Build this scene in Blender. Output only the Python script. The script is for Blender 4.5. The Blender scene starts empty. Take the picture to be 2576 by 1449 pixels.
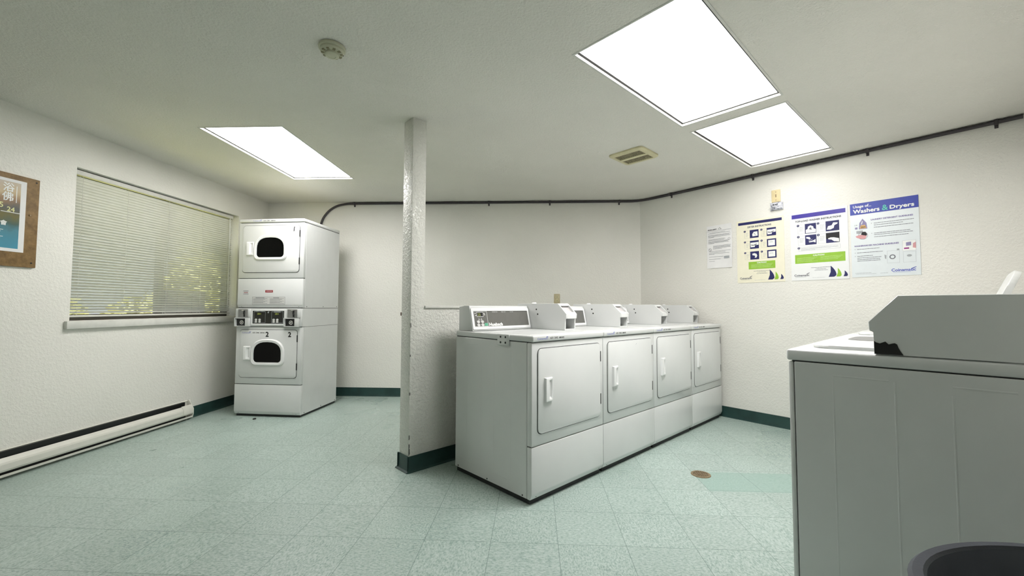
import bpy, bmesh, math, random
from mathutils import Vector, Matrix
random.seed(7)
SC = bpy.context.scene
COL = SC.collection
R = math.radians

# ------------------------------------------------------------------ camera
CH = 1.068
PITCH, ROLL = R(2.6135), R(0.2066)
cam = bpy.data.objects.new('camera', bpy.data.cameras.new('camera'))
COL.objects.link(cam)
cam.data.sensor_fit = 'HORIZONTAL'
cam.data.sensor_width = 36.0
cam.data.lens = 1048.56 * 36.0 / 2576.0
cam.data.clip_start = 0.02
_f = Vector((0, math.cos(PITCH), math.sin(PITCH)))
_u = Vector((0, -math.sin(PITCH), math.cos(PITCH)))
_r = Vector((1, 0, 0))
_r2 = _r * math.cos(ROLL) + _u * math.sin(ROLL)
_u2 = _u * math.cos(ROLL) - _r * math.sin(ROLL)
cam.matrix_world = Matrix(((_r2.x, _u2.x, -_f.x, 0), (_r2.y, _u2.y, -_f.y, 0), (_r2.z, _u2.z, -_f.z, CH), (0, 0, 0, 1)))
SC.camera = cam

# ------------------------------------------------------------------ world, sun, exposure
W = bpy.data.worlds.new('sky')
SC.world = W
W.use_nodes = True
bg = W.node_tree.nodes['Background']
bg.inputs['Color'].default_value = (0.93, 0.96, 1.0, 1)
bg.inputs['Strength'].default_value = 0.9
sun = bpy.data.objects.new('sun', bpy.data.lights.new('sun', 'SUN'))
COL.objects.link(sun)
sun.data.energy = 19.0
sun.data.angle = R(1)
sun.data.color = (1.0, 0.95, 0.82)
sun.rotation_euler = Vector((-0.55, 0.25, -1.0)).to_track_quat('-Z', 'Y').to_euler()
SC.view_settings.view_transform = 'Standard'
SC.view_settings.look = 'None'
SC.view_settings.gamma = 1.0
SC.view_settings.exposure = 0.0
SC.view_settings.use_curve_mapping = False
LAMP_SIDE, LAMP_BIG, LAMP_FAR = 17.5, 22.0, 5.5     # radiance of the three fluorescent diffusers

# ------------------------------------------------------------------ materials
def s2l(c):
    c = c / 255.0
    return c / 12.92 if c <= 0.04045 else ((c + 0.055) / 1.055) ** 2.4
def rgb(r, g, b): return (s2l(r), s2l(g), s2l(b), 1.0)

class N:
    def __init__(s, name):
        s.m = bpy.data.materials.new(name); s.m.use_nodes = True
        s.t = s.m.node_tree; s.b = s.t.nodes['Principled BSDF']
        s._tc = None
    def n(s, typ, **kw):
        k = s.t.nodes.new(typ)
        for a, v in kw.items(): setattr(k, a, v)
        return k
    def l(s, a, b): s.t.links.new(a, b)
    def co(s, kind='Object'):
        if s._tc is None: s._tc = s.n('ShaderNodeTexCoord')
        return s._tc.outputs[kind]
    def noise(s, scale, detail=3, rough=0.5, vec=None):
        k = s.n('ShaderNodeTexNoise'); k.inputs['Scale'].default_value = scale
        k.inputs['Detail'].default_value = detail; k.inputs['Roughness'].default_value = rough
        s.l(vec if vec is not None else s.co(), k.inputs['Vector']); return k
    def ramp(s, fac, stops):
        k = s.n('ShaderNodeValToRGB'); e = k.color_ramp.elements
        while len(e) < len(stops): e.new(0.5)
        for q, (p, c) in zip(e, stops): q.position = p; q.color = c
        s.l(fac, k.inputs['Fac']); return k
    def bump(s, h, strength, dist, prev=None):
        k = s.n('ShaderNodeBump'); k.inputs['Strength'].default_value = strength
        k.inputs['Distance'].default_value = dist; s.l(h, k.inputs['Height'])
        if prev is not None: s.l(prev, k.inputs['Normal'])
        return k
    def math(s, op, a, b=None, c=None):
        k = s.n('ShaderNodeMath', operation=op)
        for i, v in enumerate((a, b, c)):
            if v is None: continue
            if isinstance(v, (int, float)): k.inputs[i].default_value = v
            else: s.l(v, k.inputs[i])
        return k.outputs[0]
    def mix(s, fac, a, b, typ='MIX'):
        k = s.n('ShaderNodeMix', data_type='RGBA', blend_type=typ)
        for sock, v in ((k.inputs[0], fac), (k.inputs[6], a), (k.inputs[7], b)):
            if isinstance(v, (int, float)): sock.default_value = v
            elif isinstance(v, tuple): sock.default_value = v
            else: s.l(v, sock)
        return k.outputs[2]

def plain(name, c, rough=0.5, metal=0.0, var=0.06, scale=18.0, bump=0.0, spec=0.5, coat=0.0):
    x = N(name)
    nz = x.noise(scale, 3)
    lo = tuple(max(0, v * (1 - var)) for v in c[:3]) + (1,)
    hi = tuple(min(1, v * (1 + var)) for v in c[:3]) + (1,)
    rp = x.ramp(nz.outputs['Fac'], [(0.3, lo), (0.7, hi)])
    x.l(rp.outputs['Color'], x.b.inputs['Base Color'])
    x.b.inputs['Roughness'].default_value = rough
    x.b.inputs['Metallic'].default_value = metal
    x.b.inputs['Specular IOR Level'].default_value = spec
    x.b.inputs['Coat Weight'].default_value = coat
    if bump:
        nb = x.noise(scale * 12, 2)
        x.l(x.bump(nb.outputs['Fac'], bump, 0.002).outputs['Normal'], x.b.inputs['Normal'])
    return x.m

def wall_mat(name, c, s_big, strength, dist, rough, spec):
    x = N(name)
    geo = x.n('ShaderNodeNewGeometry')
    p = geo.outputs['Position']
    a = x.noise(s_big, 4, 0.62, p)
    b = x.noise(s_big * 0.42, 3, 0.5, p)
    st = x.ramp(a.outputs['Fac'], [(0.42, (0, 0, 0, 1)), (0.62, (1, 1, 1, 1))])
    h = x.math('ADD', x.math('MULTIPLY', st.outputs['Color'], 0.7), x.math('MULTIPLY', b.outputs['Fac'], 0.8))
    x.l(x.bump(h, strength, dist).outputs['Normal'], x.b.inputs['Normal'])
    big = x.noise(1.3, 3, 0.5, p)
    lo = tuple(v * 0.95 for v in c[:3]) + (1,)
    x.l(x.ramp(big.outputs['Fac'], [(0.35, lo), (0.65, c)]).outputs['Color'], x.b.inputs['Base Color'])
    x.b.inputs['Roughness'].default_value = rough
    x.b.inputs['Specular IOR Level'].default_value = spec
    return x.m

M = {}
M['wall'] = wall_mat('painted_textured_wall', rgb(236, 235, 228), 62, 0.38, 0.005, 0.42, 0.5)
M['partition'] = wall_mat('glossy_textured_partition_paint', rgb(232, 232, 225), 56, 0.7, 0.007, 0.26, 0.5)
M['ceiling'] = wall_mat('stippled_ceiling_paint', rgb(236, 234, 226), 85, 0.5, 0.006, 0.8, 0.3)
M['trimwhite'] = plain('white_trim_paint', rgb(214, 214, 208), 0.45)
M['enamel'] = plain('white_enamel', rgb(216, 218, 217), 0.22, var=0.015, scale=6)
M['enamel2'] = plain('white_plastic', rgb(236, 237, 237), 0.3, var=0.01)
M['dark'] = plain('dark_gap_shade_and_chips', rgb(34, 36, 36), 0.6)  # near-black for painted gap shade, machine cores and chipped paint
M['black'] = plain('black_plastic', rgb(12, 12, 13), 0.4)
M['rubber'] = plain('black_rubber', rgb(20, 20, 20), 0.8)
M['glassblk'] = plain('dark_door_glass', rgb(4, 4, 4), 0.08, var=0.0, spec=0.12)
M['panelgrey'] = plain('grey_control_overlay', rgb(104, 104, 100), 0.3, var=0.05, scale=30)
M['panelblk'] = plain('black_control_overlay', rgb(30, 31, 26), 0.25)
M['steel'] = plain('brushed_steel', rgb(150, 150, 150), 0.35, metal=0.8, scale=60)
M['chrome'] = plain('chrome', rgb(215, 215, 215), 0.15, metal=1.0)
M['slide'] = plain('grey_slide_plate', rgb(196, 192, 192), 0.35)
M['btn'] = plain('pale_button', rgb(214, 214, 212), 0.35)
M['ink'] = plain('black_print', rgb(24, 24, 26), 0.6)
M['inkgrey'] = plain('grey_print', rgb(112, 114, 122), 0.6)
M['inklight'] = plain('light_grey_print', rgb(168, 172, 176), 0.6)
M['inkblue'] = plain('blue_print', rgb(92, 104, 190), 0.6)
M['inkwhite'] = plain('white_print', rgb(238, 240, 238), 0.5)
M['inkred'] = plain('dark_red_print', rgb(150, 26, 40), 0.5)
M['navy'] = plain('navy_print', rgb(28, 30, 92), 0.5)
M['royal'] = plain('royal_blue_print', rgb(44, 62, 164), 0.4)
M['violet'] = plain('violet_blue_print', rgb(56, 44, 152), 0.4)
M['lime'] = plain('lime_green_print', rgb(146, 192, 56), 0.5)
M['limelight'] = plain('pale_lime_print', rgb(186, 218, 130), 0.5)
M['straw'] = plain('pale_straw_print', rgb(222, 222, 160), 0.5)
M['aqua'] = plain('aqua_green_print', rgb(92, 196, 176), 0.5)
M['greenlabel'] = plain('green_label', rgb(96, 176, 142), 0.5)
M['cream'] = plain('cream_poster_board', rgb(240, 236, 214), 0.35, var=0.02)
M['boardwhite'] = plain('white_poster_board', rgb(238, 240, 240), 0.3, var=0.015)
M['paleblue'] = plain('pale_blue_poster_board', rgb(226, 233, 236), 0.3, var=0.015)
M['paper'] = plain('white_paper', rgb(236, 236, 236), 0.7, var=0.02, bump=0.03)
M['skin'] = plain('pink_print', rgb(214, 158, 160), 0.6)
M['peach'] = plain('peach_print', rgb(226, 184, 120), 0.6)
M['lilac'] = plain('lilac_print', rgb(146, 140, 178), 0.6)
M['magenta'] = plain('magenta_print', rgb(150, 50, 130), 0.6)
M['ivory'] = plain('ivory_plastic', rgb(222, 206, 160), 0.4)
M['beige'] = plain('aged_beige_plastic', rgb(190, 179, 145), 0.45)
M['yellowed'] = plain('yellowed_plastic', rgb(212, 206, 168), 0.45)
M['yellowdark'] = plain('dusty_grille', rgb(146, 140, 112), 0.7, var=0.25, scale=140)
M['detector'] = plain('detector_plastic', rgb(196, 196, 172), 0.5)
M['conduit'] = plain('dark_grey_conduit', rgb(62, 58, 62), 0.45, var=0.1)
M['brass'] = plain('tarnished_brass', rgb(158, 138, 110), 0.4, metal=0.6, var=0.2, scale=60)
M['drainhole'] = plain('drain_hole', rgb(22, 20, 18), 0.9)
M['bin'] = plain('charcoal_bin_plastic', rgb(70, 73, 82), 0.42, var=0.08, bump=0.15)
M['binbody'] = plain('bin_plastic_lifted_shade', rgb(118, 121, 130), 0.45, var=0.05)  # lighter copy for the body, lifts the shaded inner wall
M['bag'] = plain('black_bin_liner', rgb(40, 44, 50), 0.32, var=0.2, scale=9)
M['heater'] = plain('heater_enamel', rgb(222, 221, 212), 0.4, var=0.03)
M['brownwood'] = plain('brown_varnished_wood', rgb(92, 62, 42), 0.45, var=0.2, scale=40)
M['soil'] = plain('dry_garden_grass', rgb(186, 180, 96), 0.9, var=0.3, scale=6)
M['fencewood'] = plain('dark_garden_fence', rgb(40, 38, 40), 0.8, var=0.2)
M['bronze'] = plain('dark_bronze_window_frame', rgb(72, 68, 60), 0.5)
M['bark'] = plain('tree_bark', rgb(58, 50, 40), 0.9, var=0.3, scale=20)

def mk_basecove():
    x = N('teal_vinyl_cove_base'); nz = x.noise(9, 4)
    x.l(x.ramp(nz.outputs['Fac'], [(0.3, rgb(28, 54, 52)), (0.7, rgb(42, 72, 68))]).outputs['Color'], x.b.inputs['Base Color'])
    x.b.inputs['Roughness'].default_value = 0.4
    return x.m
M['cove'] = mk_basecove()

TILE0, TILEROT, TILE = (0.212, 1.931), R(-3.0), 0.305
def mk_floor():
    x = N('speckled_vinyl_tile')
    geo = x.n('ShaderNodeNewGeometry')
    mp = x.n('ShaderNodeMapping')
    # world -> tile grid
    c, s = math.cos(-TILEROT), math.sin(-TILEROT)
    mp.vector_type = 'POINT'
    mp.inputs['Rotation'].default_value = (0, 0, -TILEROT)
    mp.inputs['Location'].default_value = (-(c * TILE0[0] - s * TILE0[1]), -(s * TILE0[0] + c * TILE0[1]), 0)
    x.l(geo.outputs['Position'], mp.inputs['Vector'])
    sep = x.n('ShaderNodeSeparateXYZ'); x.l(mp.outputs['Vector'], sep.inputs[0])
    X, Y = sep.outputs['X'], sep.outputs['Y']
    ix = x.math('FLOOR', x.math('DIVIDE', X, TILE)); iy = x.math('FLOOR', x.math('DIVIDE', Y, TILE))
    fx = x.math('SUBTRACT', X, x.math('MULTIPLY', ix, TILE)); fy = x.math('SUBTRACT', Y, x.math('MULTIPLY', iy, TILE))
    ex = x.math('MINIMUM', fx, x.math('SUBTRACT', TILE, fx)); ey = x.math('MINIMUM', fy, x.math('SUBTRACT', TILE, fy))
    e = x.math('MINIMUM', ex, ey)
    seam = x.math('LESS_THAN', e, 0.0014)
    cb = x.n('ShaderNodeCombineXYZ'); x.l(ix, cb.inputs[0]); x.l(iy, cb.inputs[1])
    wn = x.n('ShaderNodeTexWhiteNoise', noise_dimensions='3D'); x.l(cb.outputs[0], wn.inputs['Vector'])
    # streak direction flips from tile to tile
    par = x.math('MODULO', x.math('ADD', x.math('ADD', ix, iy), 200.0), 2.0)
    sx = x.math('ADD', 1.0, x.math('MULTIPLY', par, 0.9)); sy = x.math('SUBTRACT', 1.9, x.math('MULTIPLY', par, 0.9))
    cv = x.n('ShaderNodeCombineXYZ')
    x.l(x.math('MULTIPLY', X, sx), cv.inputs[0]); x.l(x.math('MULTIPLY', Y, sy), cv.inputs[1]); x.l(x.math('MULTIPLY', wn.outputs['Value'], 9.0), cv.inputs[2])
    v = cv.outputs[0]
    n1 = x.noise(72, 4, 0.7, v); n2 = x.noise(125, 3, 0.65, v); n3 = x.noise(1.1, 3, 0.5, geo.outputs['Position'])
    base = x.ramp(n1.outputs['Fac'], [(0.34, rgb(132, 154, 147)), (0.5, rgb(172, 189, 182)), (0.66, rgb(194, 206, 201))])
    chips = x.ramp(n2.outputs['Fac'], [(0.62, (0, 0, 0, 1)), (0.72, (1, 1, 1, 1))])
    c1 = x.mix(x.math('MULTIPLY', chips.outputs['Color'], 0.65), base.outputs['Color'], rgb(226, 236, 230))
    dk = x.ramp(n2.outputs['Fac'], [(0.25, (1, 1, 1, 1)), (0.36, (0, 0, 0, 1))])
    c2 = x.mix(x.math('MULTIPLY', dk.outputs['Color'], 0.5), c1, rgb(122, 146, 138))
    tint = x.math('ADD', 0.95, x.math('MULTIPLY', wn.outputs['Value'], 0.08))
    c3 = x.mix(1.0, c2, tint, 'MULTIPLY')
    dirt = x.ramp(n3.outputs['Fac'], [(0.35, (0.90, 0.92, 0.91, 1)), (0.6, (1, 1, 1, 1))])
    c4 = x.mix(1.0, c3, dirt.outputs['Color'], 'MULTIPLY')
    # greener replacement tiles beside the drain
    def inr(val, a, b): return x.math('MULTIPLY', x.math('GREATER_THAN', val, a), x.math('LESS_THAN', val, b))
    patch = x.math('MULTIPLY', inr(X, 3 * TILE, 6.4 * TILE), inr(Y, 2 * TILE - 0.01, 3 * TILE - 0.03))
    c5 = x.mix(x.math('MULTIPLY', patch, 0.62), c4, rgb(144, 176, 166))
    c6 = x.mix(x.math("MULTIPLY", seam, 0.6), c5, rgb(72, 96, 90))
    x.l(c6, x.b.inputs['Base Color'])
    rr = x.ramp(n3.outputs['Fac'], [(0.3, (0.24, 0.24, 0.24, 1)), (0.7, (0.38, 0.38, 0.38, 1))])
    x.l(rr.outputs['Color'], x.b.inputs['Roughness'])
    nb = x.noise(9, 3, 0.5, geo.outputs['Position'])
    x.l(x.bump(nb.outputs['Fac'], 0.08, 0.01).outputs['Normal'], x.b.inputs['Normal'])
    return x.m
M['floor'] = mk_floor()

def mk_emit(power):
    x = N('lit_acrylic_diffuser')
    nz = x.noise(900, 1)
    x.b.inputs['Base Color'].default_value = (0.9, 0.9, 0.9, 1)
    x.l(x.ramp(nz.outputs['Fac'], [(0.2, (1.0, 0.968, 0.945, 1)), (0.8, (1.0, 0.972, 0.955, 1))]).outputs['Color'], x.b.inputs['Emission Color'])
    x.b.inputs['Emission Strength'].default_value = power
    return x.m

def mk_led(name, c, st):
    x = N(name); x.b.inputs['Base Color'].default_value = (0.02, 0.02, 0.02, 1)
    x.b.inputs['Emission Color'].default_value = c; x.b.inputs['Emission Strength'].default_value = st
    return x.m
M['led'] = mk_led('yellow_green_led', (0.60, 0.72, 0.10, 1), 0.5)
def mk_glass():
    x = N('window_glass'); o = x.t.nodes['Material Output']
    tr = x.n('ShaderNodeBsdfTransparent'); gl = x.n('ShaderNodeBsdfGlossy'); gl.inputs['Roughness'].default_value = 0.02
    lw = x.n('ShaderNodeLayerWeight'); lw.inputs['Blend'].default_value = 0.5
    fr = x.math('MULTIPLY_ADD', x.math('POWER', lw.outputs['Facing'], 4.0), 0.5, 0.02)
    tr.inputs['Color'].default_value = (0.92, 0.95, 0.93, 1)
    mx = x.n('ShaderNodeMixShader'); x.l(fr, mx.inputs[0]); x.l(tr.outputs[0], mx.inputs[1]); x.l(gl.outputs[0], mx.inputs[2])
    x.l(mx.outputs[0], o.inputs['Surface'])
    return x.m
M['glass'] = mk_glass()
def mk_plasticwrap():
    x = N('crinkled_clear_plastic'); vz = x.n('ShaderNodeTexVoronoi'); vz.inputs['Scale'].default_value = 55
    x.l(x.co(), vz.inputs['Vector'])
    x.l(x.ramp(vz.outputs['Distance'], [(0.1, rgb(118, 122, 140)), (0.6, rgb(206, 208, 216))]).outputs['Color'], x.b.inputs['Base Color'])
    x.b.inputs['Roughness'].default_value = 0.18
    x.l(x.bump(vz.outputs['Distance'], 0.8, 0.006).outputs['Normal'], x.b.inputs['Normal'])
    return x.m
M['plasticwrap'] = mk_plasticwrap()
def mk_slat():
    x = N('white_aluminium_slat'); nz = x.noise(14, 2)
    x.l(x.ramp(nz.outputs['Fac'], [(0.3, rgb(234, 235, 228)), (0.7, rgb(240, 240, 234))]).outputs['Color'], x.b.inputs['Base Color'])
    x.b.inputs['Roughness'].default_value = 0.4
    return x.m
M['slat'] = mk_slat()
def mk_board():
    x = N('brown_hardboard')
    a = x.noise(30, 5, 0.7); b = x.noise(160, 3)
    c = x.ramp(a.outputs['Fac'], [(0.3, rgb(104, 80, 46)), (0.6, rgb(138, 110, 68)), (0.8, rgb(156, 128, 84))])
    x.l(c.outputs['Color'], x.b.inputs['Base Color'])
    x.l(x.bump(b.outputs['Fac'], 0.4, 0.002).outputs['Normal'], x.b.inputs['Normal'])
    x.b.inputs['Roughness'].default_value = 0.6
    return x.m
M['board'] = mk_board()
def mk_flyer():
    x = N('printed_flyer_art')
    sep = x.n('ShaderNodeSeparateXYZ'); x.l(x.co('Object'), sep.inputs[0])
    nz = x.noise(14, 4)
    t = x.math('ADD', sep.outputs['Z'], x.math('MULTIPLY', x.math('SUBTRACT', nz.outputs['Fac'], 0.5), 0.10))
    f = x.math('DIVIDE', t, 0.44)
    c = x.ramp(f, [(0.02, rgb(70, 150, 178)), (0.30, rgb(78, 138, 156)), (0.40, rgb(70, 98, 92)), (0.52, rgb(110, 104, 54)), (0.62, rgb(84, 88, 84)), (0.72, rgb(150, 118, 82)), (0.86, rgb(196, 176, 138)), (0.98, rgb(190, 178, 160))])
    x.l(c.outputs['Color'], x.b.inputs['Base Color'])
    x.b.inputs['Roughness'].default_value = 0.35
    return x.m
M['flyer'] = mk_flyer()
def mk_leaf(name, a, b):
    x = N(name); nz = x.noise(3, 3)
    x.l(x.ramp(nz.outputs['Fac'], [(0.3, a), (0.7, b)]).outputs['Color'], x.b.inputs['Base Color'])
    x.b.inputs['Roughness'].default_value = 0.5
    x.b.inputs['Transmission Weight'].default_value = 0.0
    return x.m
M['leaf'] = mk_leaf('yellow_green_leaves', rgb(158, 158, 84), rgb(216, 212, 150))
M['leaf2'] = mk_leaf('dark_green_leaves', rgb(60, 84, 36), rgb(110, 130, 60))

# ------------------------------------------------------------------ mesh helpers
def obj(name, bm, mat, parent=None, smooth=35):
    me = bpy.data.meshes.new(name)
    bmesh.ops.recalc_face_normals(bm, faces=bm.faces[:])
    bm.to_mesh(me); bm.free()
    for mm in (mat if isinstance(mat, (list, tuple)) else [mat]): me.materials.append(mm)
    if smooth:
        me.polygons.foreach_set('use_smooth', [True] * len(me.polygons))
        me.set_sharp_from_angle(angle=R(smooth))
    o = bpy.data.objects.new(name, me); COL.objects.link(o)
    if parent is not None: o.parent = parent
    return o
def flat(name, bm, mat, parent=None):
    """print layers: keep the face direction they were drawn with"""
    me = bpy.data.meshes.new(name); bm.to_mesh(me); bm.free(); me.materials.append(mat)
    o = bpy.data.objects.new(name, me); COL.objects.link(o)
    if parent is not None: o.parent = parent
    return o
def thing(name, label, cat, loc, rot=0.0, group=None):
    o = bpy.data.objects.new(name, None); COL.objects.link(o)
    o.empty_display_size = 0.05
    o.location = loc; o.rotation_euler = (0, 0, rot)
    o['label'] = label; o['category'] = cat
    if group: o['group'] = group
    return o
def tag(o, label, cat, group=None):
    o['label'] = label; o['category'] = cat
    if group: o['group'] = group
    return o
def struct(o): o['kind'] = 'structure'; return o
def copy_tree(o, parent=None):
    c = o.copy(); COL.objects.link(c); c.parent = parent
    for ch in list(o.children): copy_tree(ch, c)
    return c

BM = bmesh.new
def box(bm, x0, x1, y0, y1, z0, z1, bev=0.0, seg=2):
    vs = [bm.verts.new((x, y, z)) for x in (x0, x1) for y in (y0, y1) for z in (z0, z1)]
    fs = []
    for q in ((0, 1, 3, 2), (4, 6, 7, 5), (0, 4, 5, 1), (2, 3, 7, 6), (0, 2, 6, 4), (1, 5, 7, 3)):
        fs.append(bm.faces.new([vs[i] for i in q]))
    if bev > 0:
        es = set(e for f in fs for e in f.edges)
        bmesh.ops.bevel(bm, geom=list(es), offset=bev, segments=seg, profile=0.5, affect='EDGES')
def prism(bm, pts, axis, a0, a1, bev=0.0, seg=2):
    """extrude a closed 2D outline along an axis; axis 'x': pts=(y,z), 'y': pts=(x,z), 'z': pts=(x,y)"""
    def mk(p, a):
        return {'x': (a, p[0], p[1]), 'y': (p[0], a, p[1]), 'z': (p[0], p[1], a)}[axis]
    A = [bm.verts.new(mk(p, a0)) for p in pts]; B = [bm.verts.new(mk(p, a1)) for p in pts]
    n = len(pts)
    fs = [bm.faces.new(A), bm.faces.new(B[::-1])]
    for i in range(n): fs.append(bm.faces.new((A[i], A[(i + 1) % n], B[(i + 1) % n], B[i])))
    if bev > 0:
        es = set(e for f in fs for e in f.edges)
        bmesh.ops.bevel(bm, geom=list(es), offset=bev, segments=seg, profile=0.5, affect='EDGES')
    return A, B
def rrpts(x0, x1, z0, z1, r, seg=5):
    P = []
    for cx, cz, a0 in ((x1 - r, z1 - r, 0), (x0 + r, z1 - r, 90), (x0 + r, z0 + r, 180), (x1 - r, z0 + r, 270)):
        for k in range(seg + 1):
            a = R(a0 + 90 * k / seg); P.append((cx + r * math.cos(a), cz + r * math.sin(a)))
    return P
def rr(bm, x0, x1, z0, z1, y0, y1, r, bev=0.0, seg=5):
    """rounded rectangle slab, y0 = front"""
    P = rrpts(x0, x1, z0, z1, r, seg)
    A, B = prism(bm, P, 'y', y0, y1)
    if bev > 0:
        es = [e for e in bm.edges if e.verts[0] in set(A) and e.verts[1] in set(A)]
        bmesh.ops.bevel(bm, geom=es, offset=bev, segments=2, profile=0.5, affect='EDGES')
def ring(bm, outer, inner, y0, y1):
    """frame between two outlines of equal point count, extruded in y"""
    n = len(outer)
    V = {}
    for nm, P in (('o', outer), ('i', inner)):
        for y in (0, 1): V[nm, y] = [bm.verts.new((p[0], (y0, y1)[y], p[1])) for p in P]
    for i in range(n):
        j = (i + 1) % n
        bm.faces.new((V['o', 0][i], V['o', 0][j], V['i', 0][j], V['i', 0][i]))
        bm.faces.new((V['o', 1][i], V['i', 1][i], V['i', 1][j], V['o', 1][j]))
        bm.faces.new((V['o', 0][i], V['o', 1][i], V['o', 1][j], V['o', 0][j]))
        bm.faces.new((V['i', 0][i], V['i', 0][j], V['i', 1][j], V['i', 1][i]))
def cyl(bm, c, axis, r, h, n=20, r2=None):
    r2 = r if r2 is None else r2
    def mk(a, rad, t):
        p, q = rad * math.cos(a), rad * math.sin(a)
        d = {'x': (t, p, q), 'y': (p, t, q), 'z': (p, q, t)}[axis]
        return (c[0] + d[0], c[1] + d[1], c[2] + d[2])
    A = [bm.verts.new(mk(2 * math.pi * i / n, r, 0)) for i in range(n)]
    B = [bm.verts.new(mk(2 * math.pi * i / n, r2, h)) for i in range(n)]
    bm.faces.new(A); bm.faces.new(B[::-1])
    for i in range(n): bm.faces.new((A[i], A[(i + 1) % n], B[(i + 1) % n], B[i]))
def lathe(bm, c, prof, n=40):
    rings = []
    for r, z in prof:
        if r < 1e-6: rings.append([bm.verts.new((c[0], c[1], c[2] + z))])
        else: rings.append([bm.verts.new((c[0] + r * math.cos(2 * math.pi * i / n), c[1] + r * math.sin(2 * math.pi * i / n), c[2] + z)) for i in range(n)])
    for a, b in zip(rings, rings[1:]):
        for i in range(n):
            j = (i + 1) % n
            q = [a[i % len(a)], a[j % len(a)], b[j % len(b)], b[i % len(b)]]
            u = []
            for v in q:
                if v not in u: u.append(v)
            if len(u) > 2: bm.faces.new(u)
def tube(bm, pts, r, n=12, cap=True):
    pts = [Vector(p) for p in pts]
    up = Vector((0.31, 0.2, 0.93)); rings = []
    for i, p in enumerate(pts):
        t = (pts[min(i + 1, len(pts) - 1)] - pts[max(i - 1, 0)]).normalized()
        a = t.cross(up).normalized(); b = t.cross(a).normalized()
        rings.append([bm.verts.new(p + (a * math.cos(2 * math.pi * k / n) + b * math.sin(2 * math.pi * k / n)) * r) for k in range(n)])
    for A, B in zip(rings, rings[1:]):
        for k in range(n): bm.faces.new((A[k], A[(k + 1) % n], B[(k + 1) % n], B[k]))
    if cap: bm.faces.new(rings[0]); bm.faces.new(rings[-1][::-1])
def torus(bm, c, axis, Rr, r, n=18, m=8, a0=0.0, a1=2 * math.pi):
    pts = []
    for i in range(n + 1):
        a = a0 + (a1 - a0) * i / n
        p, q = Rr * math.cos(a), Rr * math.sin(a)
        d = {'x': (0, p, q), 'y': (p, 0, q), 'z': (p, q, 0)}[axis]
        pts.append((c[0] + d[0], c[1] + d[1], c[2] + d[2]))
    tube(bm, pts, r, m)

FRONT = Matrix(((1, 0, 0, 0), (0, 0, -1, 0), (0, 1, 0, 0), (0, 0, 0, 1)))
_txt = {}
def text_mesh(s):
    if s in _txt: return _txt[s]
    cu = bpy.data.curves.new('t', 'FONT'); cu.body = s; cu.size = 1.0; cu.resolution_u = 3
    o = bpy.data.objects.new('t', cu); COL.objects.link(o)
    dg = bpy.context.evaluated_depsgraph_get(); dg.update()
    ev = o.evaluated_get(dg)
    me = ev.to_mesh()
    vs = [tuple(v.co) for v in me.vertices]; fs = [tuple(p.vertices) for p in me.polygons]
    ev.to_mesh_clear()
    bpy.data.objects.remove(o); bpy.data.curves.remove(cu)
    _txt[s] = (vs, fs); return _txt[s]
def text(bm, s, x, z, y, w=None, h=None, align='L', mat=None, bold=0.0, slant=0.0):
    """lettering on a front face (x right, z up) fitted to width w and/or cap height h; x,z = lower left"""
    vs, fs = text_mesh(s)
    if not vs: return
    x0 = min(v[0] for v in vs); x1 = max(v[0] for v in vs); z0 = min(v[1] for v in vs); z1 = max(v[1] for v in vs)
    k = None
    if h: kz = h / (z1 - z0)
    if w: kx = w / (x1 - x0)
    if not h: kz = kx
    if not w: kx = kz
    ww = (x1 - x0) * kx
    ox = {'L': 0, 'C': -ww / 2, 'R': -ww}[align]
    offs = [(0, 0)] if not bold else [(-bold, 0), (bold, 0), (0, bold), (0, -bold)]
    for bi, (dx, dz) in enumerate(offs):
        B = [bm.verts.new((x + ox + (v[0] - x0) * kx + dx + slant * (v[1] - z0) * kz, y - bi * 0.00004, z + (v[1] - z0) * kz + dz)) for v in vs]
        for f in fs:
            try: bm.faces.new([B[i] for i in f])
            except ValueError: pass
def prect(bm, x0, x1, z0, z1, y):
    bm.faces.new([bm.verts.new(p) for p in ((x0, y, z0), (x1, y, z0), (x1, y, z1), (x0, y, z1))])
def ppoly(bm, pts, y):
    bm.faces.new([bm.verts.new((p[0], y, p[1])) for p in pts])
def pdisc(bm, cx, cz, r, y, n=20, rz=None):
    rz = r if rz is None else rz
    ppoly(bm, [(cx + r * math.cos(2 * math.pi * i / n), cz + rz * math.sin(2 * math.pi * i / n)) for i in range(n)], y)
def pring(bm, cx, cz, r0, r1, y, n=24):
    A = [bm.verts.new((cx + r0 * math.cos(2 * math.pi * i / n), y, cz + r0 * math.sin(2 * math.pi * i / n))) for i in range(n)]
    B = [bm.verts.new((cx + r1 * math.cos(2 * math.pi * i / n), y, cz + r1 * math.sin(2 * math.pi * i / n))) for i in range(n)]
    for i in range(n):
        j = (i + 1) % n; bm.faces.new((A[i], A[j], B[j], B[i]))
def pframe(bm, x0, x1, z0, z1, t, y):
    prect(bm, x0, x1, z1 - t, z1, y); prect(bm, x0, x1, z0, z0 + t, y)
    prect(bm, x0, x0 + t, z0 + t, z1 - t, y); prect(bm, x1 - t, x1, z0 + t, z1 - t, y)

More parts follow.
